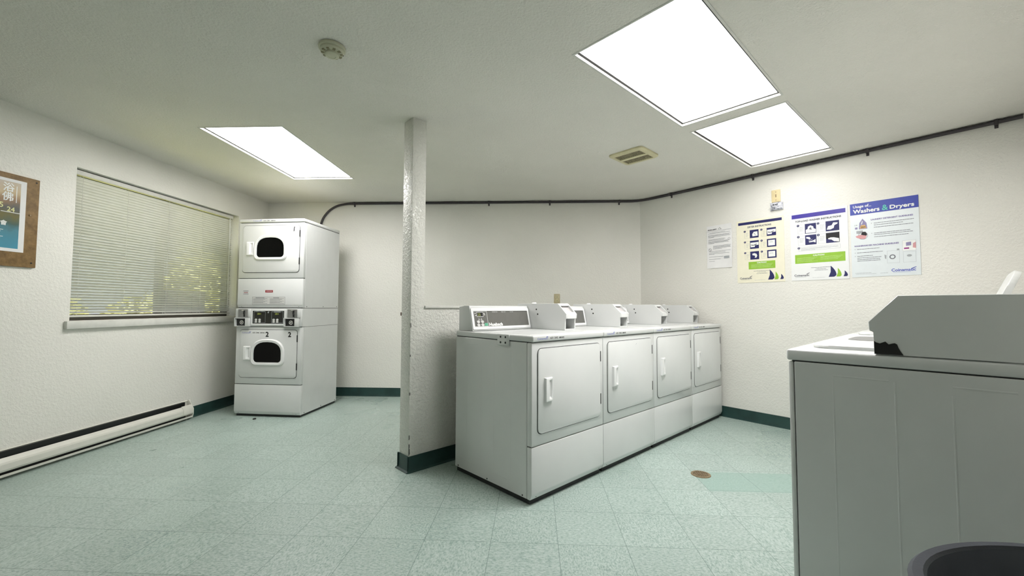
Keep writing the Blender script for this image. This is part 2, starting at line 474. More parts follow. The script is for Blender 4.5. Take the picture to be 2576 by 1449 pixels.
# ------------------------------------------------------------------ room frames (x = to the right along the wall, y = into the wall)
class Frame:
    def __init__(s, o, heading): s.o = Vector((o[0], o[1], 0)); s.rot = R(90 - heading)
    def p(s, x, y, z):
        c, n = math.cos(s.rot), math.sin(s.rot)
        return (s.o.x + c * x - n * y, s.o.y + n * x + c * y, z)
CL, CR = (-3.013, 5.0975), (1.511, 4.8825)
FL = Frame(CL, 3.294); FB = Frame(CL, 92.72); FR = Frame(CR, 140.587)
LB = math.hypot(CR[0] - CL[0], CR[1] - CL[1])
ZC = 2.338
DANG = 46.5518
FD = Frame((0.1083, 2.2746), DANG)          # dryer row, x along the row, y towards the partition
FS = Frame((-2.7048, 4.106), 96.0416)       # stacked dryer
WN = (1.0584, 1.6067)                        # near front corner of the washer row
FW = Frame(WN, DANG + 180)                   # x = towards camera (right side of a washer), y = towards its back
FP = Frame((-0.6636, 2.7368), DANG)          # partition
RW = 2.889                                   # length of the right wall
S1 = FR.p(RW, 0, 0)
S2 = (S1[0] - 0.726 * 2.6, S1[1] - 0.6877 * 2.6)
FRONTY = -1.4  # unseen wall behind the camera, pulled close for bounce light
L2 = FL.p(-(5.0975 - FRONTY) / math.cos(R(3.294)), 0, 0)
S3 = (2.2, FRONTY)

# ------------------------------------------------------------------ structure
outline = [L2[:2], S3, S2, S1[:2], CR, CL]
bm = BM(); prism(bm, outline, 'z', -0.12, 0.0)
struct(obj('floor', bm, M['floor'], smooth=0))
bm = BM()
big = [(L2[0] - .15, FRONTY - .15), (S3[0] + .3, FRONTY - .15), (4.2, 2.6), (CR[0] + .2, CR[1] + .2), (CL[0] - .15, CL[1] + .2)]
prism(bm, big, 'z', ZC, ZC + 0.15)
ceil_o = struct(obj('ceiling', bm, M['ceiling'], smooth=0))
LIGHTS = [((-1.909, 3.506), 2.3, 1.205, 0.605), ((0.955, 2.235), 46.8, 1.205, 0.605), ((1.925, 3.120), 48.8, 1.16, 0.60)]
for c_, hd_, L_, W_ in LIGHTS:      # openings for the recessed light boxes
    bm = BM(); box(bm, -L_ / 2, L_ / 2, -W_ / 2, W_ / 2, -0.05, 0.06)
    bmesh.ops.transform(bm, matrix=Matrix.Translation((c_[0], c_[1], ZC)) @ Matrix.Rotation(R(90 - hd_), 4, 'Z'), verts=bm.verts[:])
    cut = obj('cut', bm, M['ceiling'], smooth=0)
    md = ceil_o.modifiers.new('opening', 'BOOLEAN'); md.operation = 'DIFFERENCE'; md.object = cut; md.solver = 'EXACT'
    bpy.context.view_layer.update()
    me2 = bpy.data.meshes.new_from_object(ceil_o.evaluated_get(bpy.context.evaluated_depsgraph_get()))
    ceil_o.modifiers.clear(); ceil_o.data = me2; me2.name = 'ceiling'
    bpy.data.objects.remove(cut)

WX0, WX1, WZ0, WZ1 = -2.140, -0.50, 0.957, 2.066      # window opening in the left wall
llen = (5.0975 - FRONTY) / math.cos(R(3.294))
bm = BM(); T = 0.16
def wbox(x0, x1, z0, z1):
    box(bm, x0, x1, 0, T, z0, z1)
wbox(-llen, WX0, -0.1, ZC); wbox(WX1, 0.0, -0.1, ZC); wbox(WX0, WX1, -0.1, WZ0); wbox(WX0, WX1, WZ1, ZC)
bmesh.ops.remove_doubles(bm, verts=bm.verts[:], dist=1e-5)
o = struct(obj('wall_left', bm, M['wall'], smooth=0)); o.location = FL.p(0, 0, 0); o.rotation_euler = (0, 0, FL.rot)
bm = BM(); box(bm, -0.16, LB + 0.1, 0, 0.16, -0.1, ZC)
o = struct(obj('wall_back', bm, M['wall'], smooth=0)); o.location = FB.p(0, 0, 0); o.rotation_euler = (0, 0, FB.rot)
bm = BM(); box(bm, 0, RW + 0.16, 0, 0.16, -0.1, ZC)
o = struct(obj('wall_right', bm, M['wall'], smooth=0)); o.location = FR.p(0, 0, 0); o.rotation_euler = (0, 0, FR.rot)
def seg_wall(name, a, b, t=0.14):
    d = Vector((b[0] - a[0], b[1] - a[1], 0)); bm = BM(); box(bm, 0, d.length, 0, t, -0.1, ZC)
    o = struct(obj(name, bm, M['wall'], smooth=0)); o.location = (a[0], a[1], 0); o.rotation_euler = (0, 0, math.atan2(d.y, d.x))
seg_wall('wall_side', S1[:2], S2); seg_wall('wall_near', S2, S3); seg_wall('wall_front', S3, L2[:2])  # unseen walls closing the room, front one set near to bounce light

# partition: full-height post at its end, half-height wall behind the dryer row
PT, PW, PL, PZ = 0.1223, 0.1032, 3.02, 1.058
bm = BM()
box(bm, 0, PW, 0, PT, -0.02, ZC, 0.004, 2)
box(bm, PW - 0.02, PL, 0.0003, PT - 0.0003, -0.02, PZ)
pw = struct(obj('wall_partition', bm, M['partition'], smooth=30)); pw.location = FP.p(0, 0, 0); pw.rotation_euler = (0, 0, FP.rot)
bm = BM()
for z0, z1, wd in ((0.105, 0.150, 0.0045), (0.150, 0.178, 0.0028), (0.205, 0.235, 0.0030), (0.49, 0.51, 0.0018), (0.74, 0.755, 0.0018), (0.93, 0.96, 0.0022)):
    bm.faces.new([bm.verts.new(p) for p in ((0.0035, -0.0006, z0), (0.0035 + wd, -0.0006, z0 + 0.3 * (z1 - z0)), (0.0035 + 0.7 * wd, -0.0006, z1), (0.0035, -0.0006, z1))])
    bm.faces.new([bm.verts.new(p) for p in ((0.0035, -0.0006, z0), (-0.0006, 0.0035, z0), (-0.0006, 0.0035, z1), (0.0035, -0.0006, z1))])
obj('chipped_paint', bm, M['dark'], pw, smooth=0)
bm = BM(); box(bm, PW, PL, -0.012, PT + 0.012, PZ, PZ + 0.017, 0.003)
o = struct(obj('trim_1', bm, M['trimwhite'])); o.location = FP.p(0, 0, 0); o.rotation_euler = (0, 0, FP.rot)

COVE = [(0, 0.1), (-0.004, 0.1), (-0.005, 0.022), (-0.009, 0.010), (-0.022, 0.004), (-0.022, 0.0), (0, 0)]
def cove(name, fr, x0, x1):
    bm = BM(); prism(bm, COVE, 'x', x0, x1)
    o = struct(obj(name, bm, M['cove'])); o.location = fr.p(0, 0, 0); o.rotation_euler = (0, 0, fr.rot)
cove('baseboard_left', FL, -1.104, -0.002)
cove('baseboard_back', FB, 0.004, LB - 0.004)
cove('baseboard_right', FR, 0.12, RW - 0.004)
bm = BM()
prism(bm, COVE, 'x', -0.012, PL - 0.01)
prism(bm, [(-p[0] + PT, p[1]) for p in COVE], 'x', -0.012, PL - 0.15)
prism(bm, [(p[0], p[1]) for p in COVE], 'y', -0.014, PT + 0.014)
o = struct(obj('baseboard_partition', bm, M['cove'])); o.location = FP.p(0, 0, 0); o.rotation_euler = (0, 0, FP.rot)

# window frame, pane, sill
win = bpy.data.objects.new('window_1', None); COL.objects.link(win); win['kind'] = 'structure'
win.location = FL.p(WX0, 0, WZ0); win.rotation_euler = (0, 0, FL.rot)
ww, wh = WX1 - WX0, WZ1 - WZ0
bm = BM(); fy0, fy1 = 0.105, 0.15
for a in ((0, ww, 0, 0.045), (0, ww, wh - 0.045, wh), (0, 0.045, 0.045, wh - 0.045), (ww - 0.045, ww, 0.045, wh - 0.045), (ww / 2 - 0.025, ww / 2 + 0.025, 0.045, wh - 0.045)):
    box(bm, a[0], a[1], fy0, fy1, a[2], a[3])
obj('window_frame', bm, M['bronze'], win)
bm = BM(); box(bm, 0.046, ww - 0.046, 0.128, 0.132, 0.046, wh - 0.046)
obj('window_pane', bm, M['glass'], win, smooth=0)
bm = BM(); box(bm, -0.035, ww + 0.03, -0.026, -0.0005, -0.056, 0.0, 0.004); box(bm, 0.002, ww - 0.002, -0.003, 0.060, -0.02, 0.001)
obj('window_sill', bm, M['trimwhite'], win)

# ------------------------------------------------------------------ venetian blind
bl = thing('window_blind', 'white venetian blind with half-closed slats hanging in the window recess', 'blind', FL.p(WX0, 0.052, WZ0), FL.rot)
B0, B1, BZ1 = 0.006, ww - 0.035, wh - 0.006
bm = BM(); box(bm, B0, B1, -0.016, 0.02, BZ1 - 0.036, BZ1, 0.003); obj('headrail', bm, M['trimwhite'], bl)
bm = BM()
pitch, sw, tilt = 0.0214, 0.026, R(43)
zb0 = 0.050; ns = int((BZ1 - 0.030 - zb0) / pitch)
for k in range(ns):
    zc = zb0 + pitch * (k + 0.5)
    prev = None
    for q in range(5):
        t = (q / 4 - 0.5) * sw; crown = 0.0022 * (1 - (2 * q / 4 - 1) ** 2)
        y = t * math.cos(tilt) + crown * math.sin(tilt); z = zc - t * math.sin(tilt) + crown * math.cos(tilt)
        nz = 0.0006 * math.sin(k * 1.7)
        cur = [bm.verts.new((B0 + 0.004, y, z + nz)), bm.verts.new((B1 - 0.004, y, z - nz))]
        if prev: bm.faces.new((prev[0], prev[1], cur[1], cur[0]))
        prev = cur
obj('slats', bm, M['slat'], bl, smooth=80)
bm = BM(); box(bm, B0, B1, -0.012, 0.012, 0.026, 0.040, 0.003); obj('bottom_rail', bm, M['trimwhite'], bl)
for fx in (0.045, 0.26, 0.5, 0.74, 0.955):
    bm = BM()
    for yy in (-0.0125, 0.0125): tube(bm, [(B0 + fx * (B1 - B0), yy, 0.03), (B0 + fx * (B1 - B0), yy, BZ1 - 0.03)], 0.0009, 5)
    obj('ladder_cord', bm, M['trimwhite'], bl)
bm = BM(); tube(bm, [(B1 - 0.06, -0.024, BZ1 - 0.04), (B1 - 0.058, -0.024, 0.10)], 0.0035, 8); obj('tilt_wand', bm, M['enamel2'], bl)

# ------------------------------------------------------------------ what stands outside the window
def outside(x, y, z): return FL.p(x, y, z)
bm = BM(); box(bm, -7, 5, 0.165, 9, -0.5, -0.4)
o = struct(obj('ground', bm, M['soil'], smooth=0)); o.location = FL.p(0, 0, 0); o.rotation_euler = (0, 0, FL.rot)
def shrub(x, y, zb, rx, ry, rz, n, mat, label):
    t = thing('shrub', label, 'shrub', outside(x, y, -0.4), FL.rot, 'shrubs beyond the window')
    bm = BM()
    for k in range(n):
        a, b = random.uniform(0, 2 * math.pi), math.acos(random.uniform(-1, 1)); rad = random.uniform(0.55, 1.0)
        c = Vector((rx * rad * math.sin(b) * math.cos(a), ry * rad * math.sin(b) * math.sin(a), zb + 0.4 + rz * rad * math.cos(b)))
        d1 = Vector((random.gauss(0, 1), random.gauss(0, 1), random.gauss(0, .7))).normalized()
        d2 = d1.cross(Vector((random.gauss(0, 1), random.gauss(0, 1), random.gauss(0, 1)))).normalized()
        l, w = random.uniform(0.05, 0.11), random.uniform(0.025, 0.045)
        bm.faces.new([bm.verts.new(c + d1 * p * l + d2 * q * w) for p, q in ((-1, 0), (0, -1), (1, 0), (0, 1))])
    obj('foliage', bm, mat, t, smooth=0)
    bm = BM(); tube(bm, [(0, 0, 0), (0.02, 0, zb * 0.5 + 0.2), (0, 0.02, zb + 0.4)], 0.04, 8); obj('stem', bm, M['bark'], t)
shrub(1.85, 2.5, 1.15, 0.42, 0.5, 1.0, 1800, M['leaf'], 'tall yellow-green shrub glimpsed through the right end of the blind')
shrub(0.80, 2.3, 0.62, 0.62, 0.5, 0.62, 1500, M['leaf'], 'low yellow-green shrub glimpsed through the bottom middle of the blind')
shrub(-0.42, 2.2, 0.62, 0.30, 0.4, 0.62, 900, M['leaf'], 'low shrub glimpsed through the bottom left corner of the blind')
shrub(3.7, 3.2, 1.3, 0.7, 0.7, 1.6, 1500, M['leaf2'], 'dark green shrub beyond the far right edge of the blind')
bm = BM()
for k in range(3): box(bm, 0.0 + k * 0.24, 0.225 + k * 0.24, -0.012, 0.012, 0.0, 1.66, 0.003)
for z in (0.3, 1.25): box(bm, 0, 0.705, 0.012, 0.045, z, z + 0.08)
o = obj('fence_panel', bm, M['fencewood']); tag(o, 'dark fence panel seen as a dark patch through the lower right of the blind', 'fence')
o.location = outside(0.22, 1.55, -0.4); o.rotation_euler = (0, 0, FL.rot)

# ------------------------------------------------------------------ notice board and event flyer (left edge)
NB = thing('notice_board', 'brown hardboard notice board screwed to the wall left of the window', 'board', FL.p(-3.20, 0, 1.312), FL.rot)
bm = BM(); box(bm, 0, 0.832, -0.016, -0.0005, 0, 0.582, 0.003); obj('panel', bm, M['board'], NB)
for x, z in ((0.812, 0.56), (0.806, 0.03), (0.02, 0.56), (0.02, 0.03)):
    bm = BM(); cyl(bm, (x, -0.018, z), 'y', 0.005, 0.003, 10); obj('screw', bm, M['ink'], NB)
bm = BM(); cyl(bm, (0.785, -0.021, 0.34), 'y', 0.0045, 0.006, 10); obj('push_pin', bm, M['brass'], NB)
FY = thing('flyer', 'colourful event flyer with a white border pinned on the brown notice board', 'poster', FL.p(-2.755, -0.0165, 1.404), FL.rot)
bm = BM(); box(bm, 0, 0.315, -0.0012, 0, 0, 0.455); obj('sheet', bm, M['paper'], FY, smooth=0)
bm = BM(); prect(bm, 0.018, 0.285, 0.020, 0.437, -0.0016); flat('artwork', bm, M['flyer'], FY)
bm = BM(); y = -0.0022
text(bm, '\u6d74', 0.196, 0.375, y, h=0.052, w=0.055, bold=0.0012); text(bm, '\u4f5b', 0.193, 0.315, y, h=0.056, w=0.055, bold=0.0012)
flat('title_characters', bm, M['inkwhite'], FY); bm = BM()
text(bm, '\u6cd5', 0.150, 0.160, y, h=0.030, w=0.032, bold=0.0008); text(bm, '\u6703', 0.190, 0.160, y, h=0.030, w=0.034, bold=0.0008)
flat('subtitle_characters', bm, M['inkwhite'], FY); bm = BM()
for k in range(9): prect(bm, 0.05, 0.17 + 0.05 * ((k * 7) % 4) / 4, 0.140 - k * 0.0105, 0.1432 - k * 0.0105, y)
flat('body_print', bm, M['inkwhite'], FY); bm = BM()
prect(bm, 0.19, 0.285, 0.243, 0.247, y); flat('rule_line', bm, M['inkwhite'], FY); bm = BM()
prect(bm, 0.262, 0.266, 0.31, 0.415, y)
flat('vertical_print', bm, M['inkwhite'], FY)
bm = BM(); text(bm, '5', 0.182, 0.268, y, h=0.032, bold=0.0008); text(bm, '24', 0.220, 0.250, y, h=0.028, bold=0.0008); flat('date_lettering', bm, M['straw'], FY)

# ------------------------------------------------------------------ baseboard heater
HT = thing('baseboard_heater', 'long white electric baseboard heater under the window', 'heater', FL.p(-4.4, 0, 0.0), FL.rot)
HL = 4.4 - 1.10
bm = BM()
prism(bm, [(-0.0005, 0.018), (-0.0005, 0.174), (-0.012, 0.172), (-0.013, 0.170), (-0.003, 0.171), (-0.003, 0.018)], 'x', 0, HL)
obj('back_plate', bm, M['heater'], HT)
bm = BM()
prism(bm, [(-0.042, 0.132), (-0.060, 0.108), (-0.064, 0.096), (-0.064, 0.062), (-0.058, 0.050), (-0.055, 0.052), (-0.060, 0.064), (-0.060, 0.096), (-0.056, 0.107), (-0.040, 0.129)], 'x', 0, HL - 0.004)
obj('front_cover', bm, M['heater'], HT, smooth=12)
bm = BM()
prism(bm, [(-0.004, 0.018), (-0.058, 0.018), (-0.060, 0.034), (-0.057, 0.034), (-0.055, 0.022), (-0.004, 0.022)], 'x', 0, HL - 0.002)
obj('bottom_tray', bm, M['heater'], HT)
bm = BM(); box(bm, 0, HL - 0.06, -0.030, -0.0035, 0.03, 0.1685); box(bm, 0, HL - 0.06, -0.040, -0.029, 0.03, 0.13)  # solid black fill paints the slot's shaded inside, also stands for fins
obj('fins_and_slot_shade', bm, M['black'], HT)
bm = BM()
prism(bm, [(0, 0.014), (-0.058, 0.014), (-0.066, 0.05), (-0.066, 0.10), (-0.043, 0.135), (-0.036, 0.15), (-0.024, 0.178), (0, 0.178)], 'x', HL - 0.004, HL + 0.004, 0.001)
prism(bm, [(-0.038, 0.137), (-0.046, 0.134), (-0.067, 0.10), (-0.067, 0.062), (-0.06, 0.062), (-0.06, 0.098)], 'x', HL - 0.11, HL)
obj('end_cap', bm, M['heater'], HT)

# ------------------------------------------------------------------ shared machine pieces (x right, y back, z up, y=0 front face)
MW, MD, ZT = 0.668, 0.695, 0.911
def emboss(bm, x, side, lines, hgt=0.0008):
    """pressed ridges in a side panel: lines of (y0,z0,y1,z1)"""
    for (y0, z0, y1, z1) in lines:
        d = Vector((0, y1 - y0, z1 - z0)).normalized(); p = Vector((0, -d.z, d.y)) * 0.0032
        a, b = Vector((x, y0, z0)), Vector((x, y1, z1)); t = Vector((side * hgt, 0, 0))
        A = [bm.verts.new(v) for v in (a - p, b - p, b + t, a + t, b + p, a + p)]
        bm.faces.new((A[0], A[1], A[2], A[3])); bm.faces.new((A[3], A[2], A[4], A[5]))
def side_lines(z0, z1, extra=True):
    L = [(0.166, z0, 0.166, z1 - 0.012), (0.31, z0, 0.31, z1), (0.30, z1, 0.20, z1), (0.43, z0, 0.43, z1 - 0.02), (0.571, z0, 0.571, z1), (0.571, z1, 0.46, z1),
         (0.31, z0, 0.19, z0), (0.571, z0, 0.45, z0)]
    if extra: L += [(0.545, z0 + 0.02, 0.553, z0 + 0.05), (0.553, z0 + 0.05, 0.553, z0 + 0.10), (0.553, z0 + 0.10, 0.54, z0 + 0.14), (0.545, z0 + 0.02, 0.52, z0 + 0.008)]
    return L
def screws(parent, pts, r=0.0042):
    for p in pts:
        bm = BM(); cyl(bm, (p[0], p[1], p[2]), 'y', r, 0.002, 10); obj('screw', bm, M['ink'], parent)
def lower_panel(parent, z0=0.03, z1=0.309):
    bm = BM()
    prism(bm, [(0, z0 + 0.030), (0, z1), (0.036, z1), (0.036, z0), (0.012, z0)], 'x', 0, MW, 0.005, 2)
    o = obj('lower_panel', bm, M['enamel'], parent)
    screws(o, [(0.042, 0.0065, z0 + 0.014), (MW - 0.042, 0.0065, z0 + 0.014)])
    return o
def recess_handle(parent, x0, z0, z1, w=0.078):
    """raised pull with a scooped finger recess open to the right"""
    bm = BM(); P = 0.016; x1 = x0 + w
    o = [(x0, z0), (x1, z0), (x1, z1), (x0, z1)]
    i = [(x0 + 0.030, z0 + 0.012), (x1 - 0.007, z0 + 0.012), (x1 - 0.007, z1 - 0.012), (x0 + 0.030, z1 - 0.012)]
    d = [(x0 + 0.044, z0 + 0.026), (x1 - 0.012, z0 + 0.026), (x1 - 0.012, z1 - 0.026), (x0 + 0.044, z1 - 0.026)]
    yf = (-P - 0.006, -P - 0.006); dr = -0.008
    def ring_(P2, ys): return [bm.verts.new((p[0], yy, p[1])) for p, yy in zip(P2, ys)]
    A = ring_(o, (-0.004,) * 4); B = ring_([(x0 + .003, z0 + .002), (x1 - .002, z0 + .002), (x1 - .002, z1 - .002), (x0 + .003, z1 - .002)], (-P - .006, -P + 0.002, -P + 0.002, -P - .006))
    C = ring_(i, (-P - .005, -P + .002, -P + .002, -P - .005)); D = ring_(d, (-0.0065,) * 4)
    for U, V in ((A, B), (B, C), (C, D)):
        for k in range(4): bm.faces.new((U[k], U[(k + 1) % 4], V[(k + 1) % 4], V[k]))
    bm.faces.new(D)
    es = [e for e in bm.edges if e.verts[0] in set(B + C) and e.verts[1] in set(B + C)]
    bmesh.ops.bevel(bm, geom=es, offset=0.0018, segments=2, profile=0.5, affect='EDGES')
    return obj('handle', bm, M['enamel2'], parent)
def door(parent, x0, x1, z0, z1, window=False):
    bm = BM(); rr(bm, x0, x1, z0, z1, -0.006, -0.0012, 0.028, 0.0025)
    d = obj('door', bm, M['enamel'], parent)
    bm = BM(); rr(bm, x0 - 0.0032, x1 + 0.0032, z0 - 0.0045, z1 + 0.0032, -0.0016, 0.0008, 0.031)
    obj('gap_shadow', bm, M['dark'], d)  # dark slab behind the door painted in as its shadow outline
    recess_handle(d, x0 + 0.047, z0 + 0.166, z0 + 0.300, 0.067)
    for za in (0.345, 0.075):
        bm = BM(); box(bm, x1 - 0.002, x1 + 0.0055, -0.0072, -0.001, z0 + za, z0 + za + 0.066); obj('hinge', bm, M['black'], d)
    if window:
        cx, zb, w2 = (x0 + x1) / 2 - 0.002, z0 + 0.15, 0.143
        def arch(w, zlo, zhi, rb):
            P = []
            n = 14
            zs = zlo + (zhi - zlo) * 0.45
            for k in range(n + 1):
                a = math.pi * k / n
                ca, sa = math.cos(a), math.sin(a)
                P.append((cx + w * math.copysign(abs(ca) ** 0.75, ca), zs + (zhi - zs) * abs(sa) ** 0.85))
            for k in range(6):
                a = R(180 + 90 * k / 5); P.append((cx - w + rb + rb * math.cos(a), zlo + rb + rb * math.sin(a)))
            for k in range(6):
                a = R(270 + 90 * k / 5); P.append((cx + w - rb + rb * math.cos(a), zlo + rb + rb * math.sin(a)))
            return P
        lo, hi = z0 + 0.146, z0 + 0.342
        bm = BM()
        o1, o2, o3 = arch(0.170, lo - 0.030, hi + 0.030, 0.05), arch(0.160, lo - 0.020, hi + 0.020, 0.045), arch(0.141, lo, hi, 0.034)
        n = len(o1)
        rows = [[bm.verts.new((p[0], yy, p[1])) for p in P] for P, yy in ((o1, -0.005), (o1, -0.010), (o2, -0.019), (o3, -0.016), (o3, -0.006))]
        for a, b in zip(rows, rows[1:]):
            for k in range(n): bm.faces.new((a[k], a[(k + 1) % n], b[(k + 1) % n], b[k]))
        obj('window_frame', bm, M['enamel2'], d)
        bm = BM(); ppoly(bm, arch(0.142, lo - 0.001, hi + 0.001, 0.034), -0.0075)
        obj('window_glass', bm, M['glassblk'], d, smooth=0)
    return d
def coin_box(parent, x0, x1, y0=0.21, y1=0.68, zb=ZT + 0.002, zt=1.094, knob=True):
    """coin meter case: sloping slide face, lipped edge, open pocket below"""
    bm = BM()
    prof = [(y0 + 0.012, zb), (y0 + 0.012, 0.988), (y0, 0.992), (y0 - 0.002, 1.022), (y0 + 0.075, zt), (y1, zt), (y1, zb)]
    # hollow shell: left and right cheeks, top, back and inner floor
    prism(bm, prof, 'x', x0, x0 + 0.010, 0.0015, 1)
    prism(bm, prof, 'x', x1 - 0.010, x1, 0.0015, 1)
    a, b = x0 + 0.009, x1 - 0.009
    prism(bm, [(y0 + 0.075, zt), (y1, zt), (y1, 1.022), (y1 - 0.01, 1.022), (y1 - 0.01, zt - 0.01), (y0 + 0.075, zt - 0.01)], 'x', a, b)
    prism(bm, [(y0 - 0.002, 1.022), (y0 + 0.0, 0.990), (y0 + 0.016, 0.990), (y0 + 0.016, 1.036)], 'x', a, b, 0.002, 1)
    prism(bm, [(y0 + 0.012, zb), (y0 + 0.30, zb), (y0 + 0.30, zb + 0.006), (y0 + 0.012, zb + 0.008)], 'x', a, b)
    box(bm, a, b, y0 + 0.11, y0 + 0.118, zb, 1.036)
    prism(bm, [(y0 + 0.062, zt - 0.016), (y0 + 0.075, zt), (y0 + 0.092, zt), (y0 + 0.092, zt - 0.022), (y0 + 0.076, zt - 0.022)], 'x', a, b)
    c = obj('coin_box', bm, M['enamel'], parent)
    # plate sunk below the sloping rim
    e0, e1 = (y0 + 0.014, 1.018), (y0 + 0.088, zt - 0.012)
    bm = BM(); prism(bm, [e0, e1, (e1[0] + 0.006, e1[1] - 0.004), (e0[0] + 0.006, e0[1] - 0.004)], 'x', a, b)
    obj('slide_face', bm, M['slide'], c, smooth=0)
    bm = BM(); prism(bm, [(y0 + 0.050, zt - 0.047), (y0 + 0.080, zt - 0.016), (y0 + 0.082, zt - 0.018), (y0 + 0.052, zt - 0.049)], 'x', a + 0.016, a + 0.021); obj('coin_slot', bm, M['black'], c)
    if knob: bm = BM(); cyl(bm, (x0 + 0.045, y0 + 0.34, zt - 0.001), 'z', 0.020, 0.010, 16, 0.013); obj('top_knob', bm, M['enamel2'], c)
    for y, z in ((y0 + 0.275, 1.052), (y0 + 0.262, 1.018)):
        bm = BM(); cyl(bm, (x0 - 0.0012, y, z), 'x', 0.006, 0.002, 12); obj('lock_hole', bm, M['black'], c)
    return c
def console(parent, x0, x1, yb=0.535, yt=0.572, zb=ZT + 0.002, zt=1.076, brand='Huebsch'):
    bm = BM()
    prism(bm, [(yb, zb), (yb, zb + 0.006), (yt, zt - 0.004), (yt + 0.004, zt), (yt + 0.06, zt), (yt + 0.064, zt - 0.006), (0.68, zt - 0.006), (0.68, zb)], 'x', x0, x1, 0.003, 2)
    c = obj('console', bm, M['enamel'], parent)
    k = (yt - yb) / (zt - zb)
    L = []
    def pl(o):        # tilt the flat front layers back with the console face
        for v in o.data.vertices:
            v.co.y += yb + (v.co.z - zb) * k
        o.data.update(); return o
    w = x1 - x0
    bm = BM(); ring(bm, rrpts(x0 + 0.004, x1 - 0.004, zb + 0.010, zt - 0.016, 0.008), rrpts(x0 + 0.020, x1 - 0.018, zb + 0.026, zt - 0.034, 0.004), -0.006, 0.002)
    pl(obj('bezel', bm, M['enamel2'], c))
    bm = BM(); rr(bm, x0 + 0.018, x1 - 0.016, zb + 0.024, zt - 0.032, -0.0025, 0.001, 0.004); pl(obj('control_overlay', bm, M['panelgrey'], c))
    ex = x0 + 0.022; ez0, ez1 = zb + 0.027, zt - 0.036
    bm = BM(); pframe(bm, ex, ex + 0.115, ez0, ez1, 0.0022, -0.0030); pl(flat('panel_outline', bm, M['inkwhite'], c)); bm = BM()
    text(bm, brand, ex + 0.124, ez0 + 0.002, -0.0032, w=0.118, h=0.020, bold=0.0018); pl(flat('brand_lettering', bm, M['inkwhite'], c)); bm = BM()
    for st_, xo in (('TEMPERATURE', 0.160), ('PRESS A KEY', 0.245), ('TO START', 0.325)):
        bm = BM(); text(bm, st_, ex + xo, ez1 - 0.008, -0.0032, h=0.0052); pl(flat('legend_lettering', bm, M['inkwhite'], c))
    def mark(fn):
        bm = BM(); fn(bm); pl(flat('indicator_mark', bm, M['inkwhite'], c))
    for xx, zz in ((ex + 0.010, ez1 - 0.016), (ex + 0.014, ez1 - 0.030), (ex + 0.086, ez1 - 0.018), (ex + 0.088, ez1 - 0.026)): mark(lambda b: prect(b, xx, xx + 0.010, zz, zz + 0.004, -0.0032))
    for xx in (ex + 0.036, ex + 0.056):
        mark(lambda b: prect(b, xx, xx + 0.012, ez0 + 0.042, ez0 + 0.045, -0.0032)); mark(lambda b: pdisc(b, xx + 0.006, ez0 + 0.051, 0.0025, -0.0032, 10))
    bm = BM(); pframe(bm, ex + 0.027, ex + 0.082, ez1 - 0.036, ez1 - 0.006, 0.0022, -0.0036)
    pl(flat('display_rim', bm, M['inkwhite'], c))
    bm = BM(); prect(bm, ex + 0.029, ex + 0.080, ez1 - 0.034, ez1 - 0.008, -0.0033); pl(flat('display', bm, M['black'], c))
    bm = BM(); text(bm, '25', ex + 0.036, ez1 - 0.031, -0.0038, h=0.017, bold=0.0004); pl(flat('display_digits', bm, M['led'], c))
    for i in range(2):
        for j in range(2):
            bm = BM(); cyl(bm, (ex + 0.032 + i * 0.034, -0.0065, ez0 + 0.011 + j * 0.020), 'y', 0.0125, 0.005, 16); 
            for v in bm.verts: v.co.z = ez0 + 0.011 + j * 0.020 + (v.co.z - (ez0 + 0.011 + j * 0.020)) * 0.72
            pl(obj('button', bm, M['btn'], c))
    bm = BM(); prect(bm, ex + 0.084, ex + 0.113, ez0 + 0.004, ez0 + 0.022, -0.0034); pl(flat('start_label', bm, M['greenlabel'], c))
    return c
def maker_label(parent, x, z, y, num, w=0.215, on=None):
    bm = BM(); text(bm, 'Coinamatic', x, z, y, w=w * 0.40, h=0.0105)
    for k in range(3): ppoly(bm, [(x + w * (0.33 + k * 0.022), z + 0.010), (x + w * (0.345 + k * 0.022), z + 0.010), (x + w * (0.375 + k * 0.022), z + 0.016), (x + w * (0.355 + k * 0.022), z + 0.016)], y)
    a = flat('maker_logo', bm, M['inkblue'], parent)
    bm = BM(); text(bm, num, x + w * 0.50, z + 0.001, y, h=0.0105, w=w * 0.30, bold=0.0003); text(bm, 'SERVICE', x + w * 0.86, z + 0.002, y, w=w * 0.20, h=0.007, bold=0.0005)
    b = flat('number_lettering', bm, M['ink'], parent)
    return a, b
def feet(parent, z1=0.034):
    for x in (0.05, MW - 0.05):
        for y in (0.07, MD - 0.05):
            bm = BM(); cyl(bm, (x, y, 0.0), 'z', 0.022, z1, 14); obj('foot', bm, M['rubber'], parent)
def machine_top(parent, y0=-0.008, z0=0.876, z1=ZT):
    bm = BM(); box(bm, 0, MW, y0, MD, z0, z1, 0.008, 3)
    box(bm, 0.05, MW - 0.05, 0.06, 0.5, z1 - 0.002, z1 + 0.0012, 0.001, 1)
    return obj('top', bm, M['enamel'], parent)

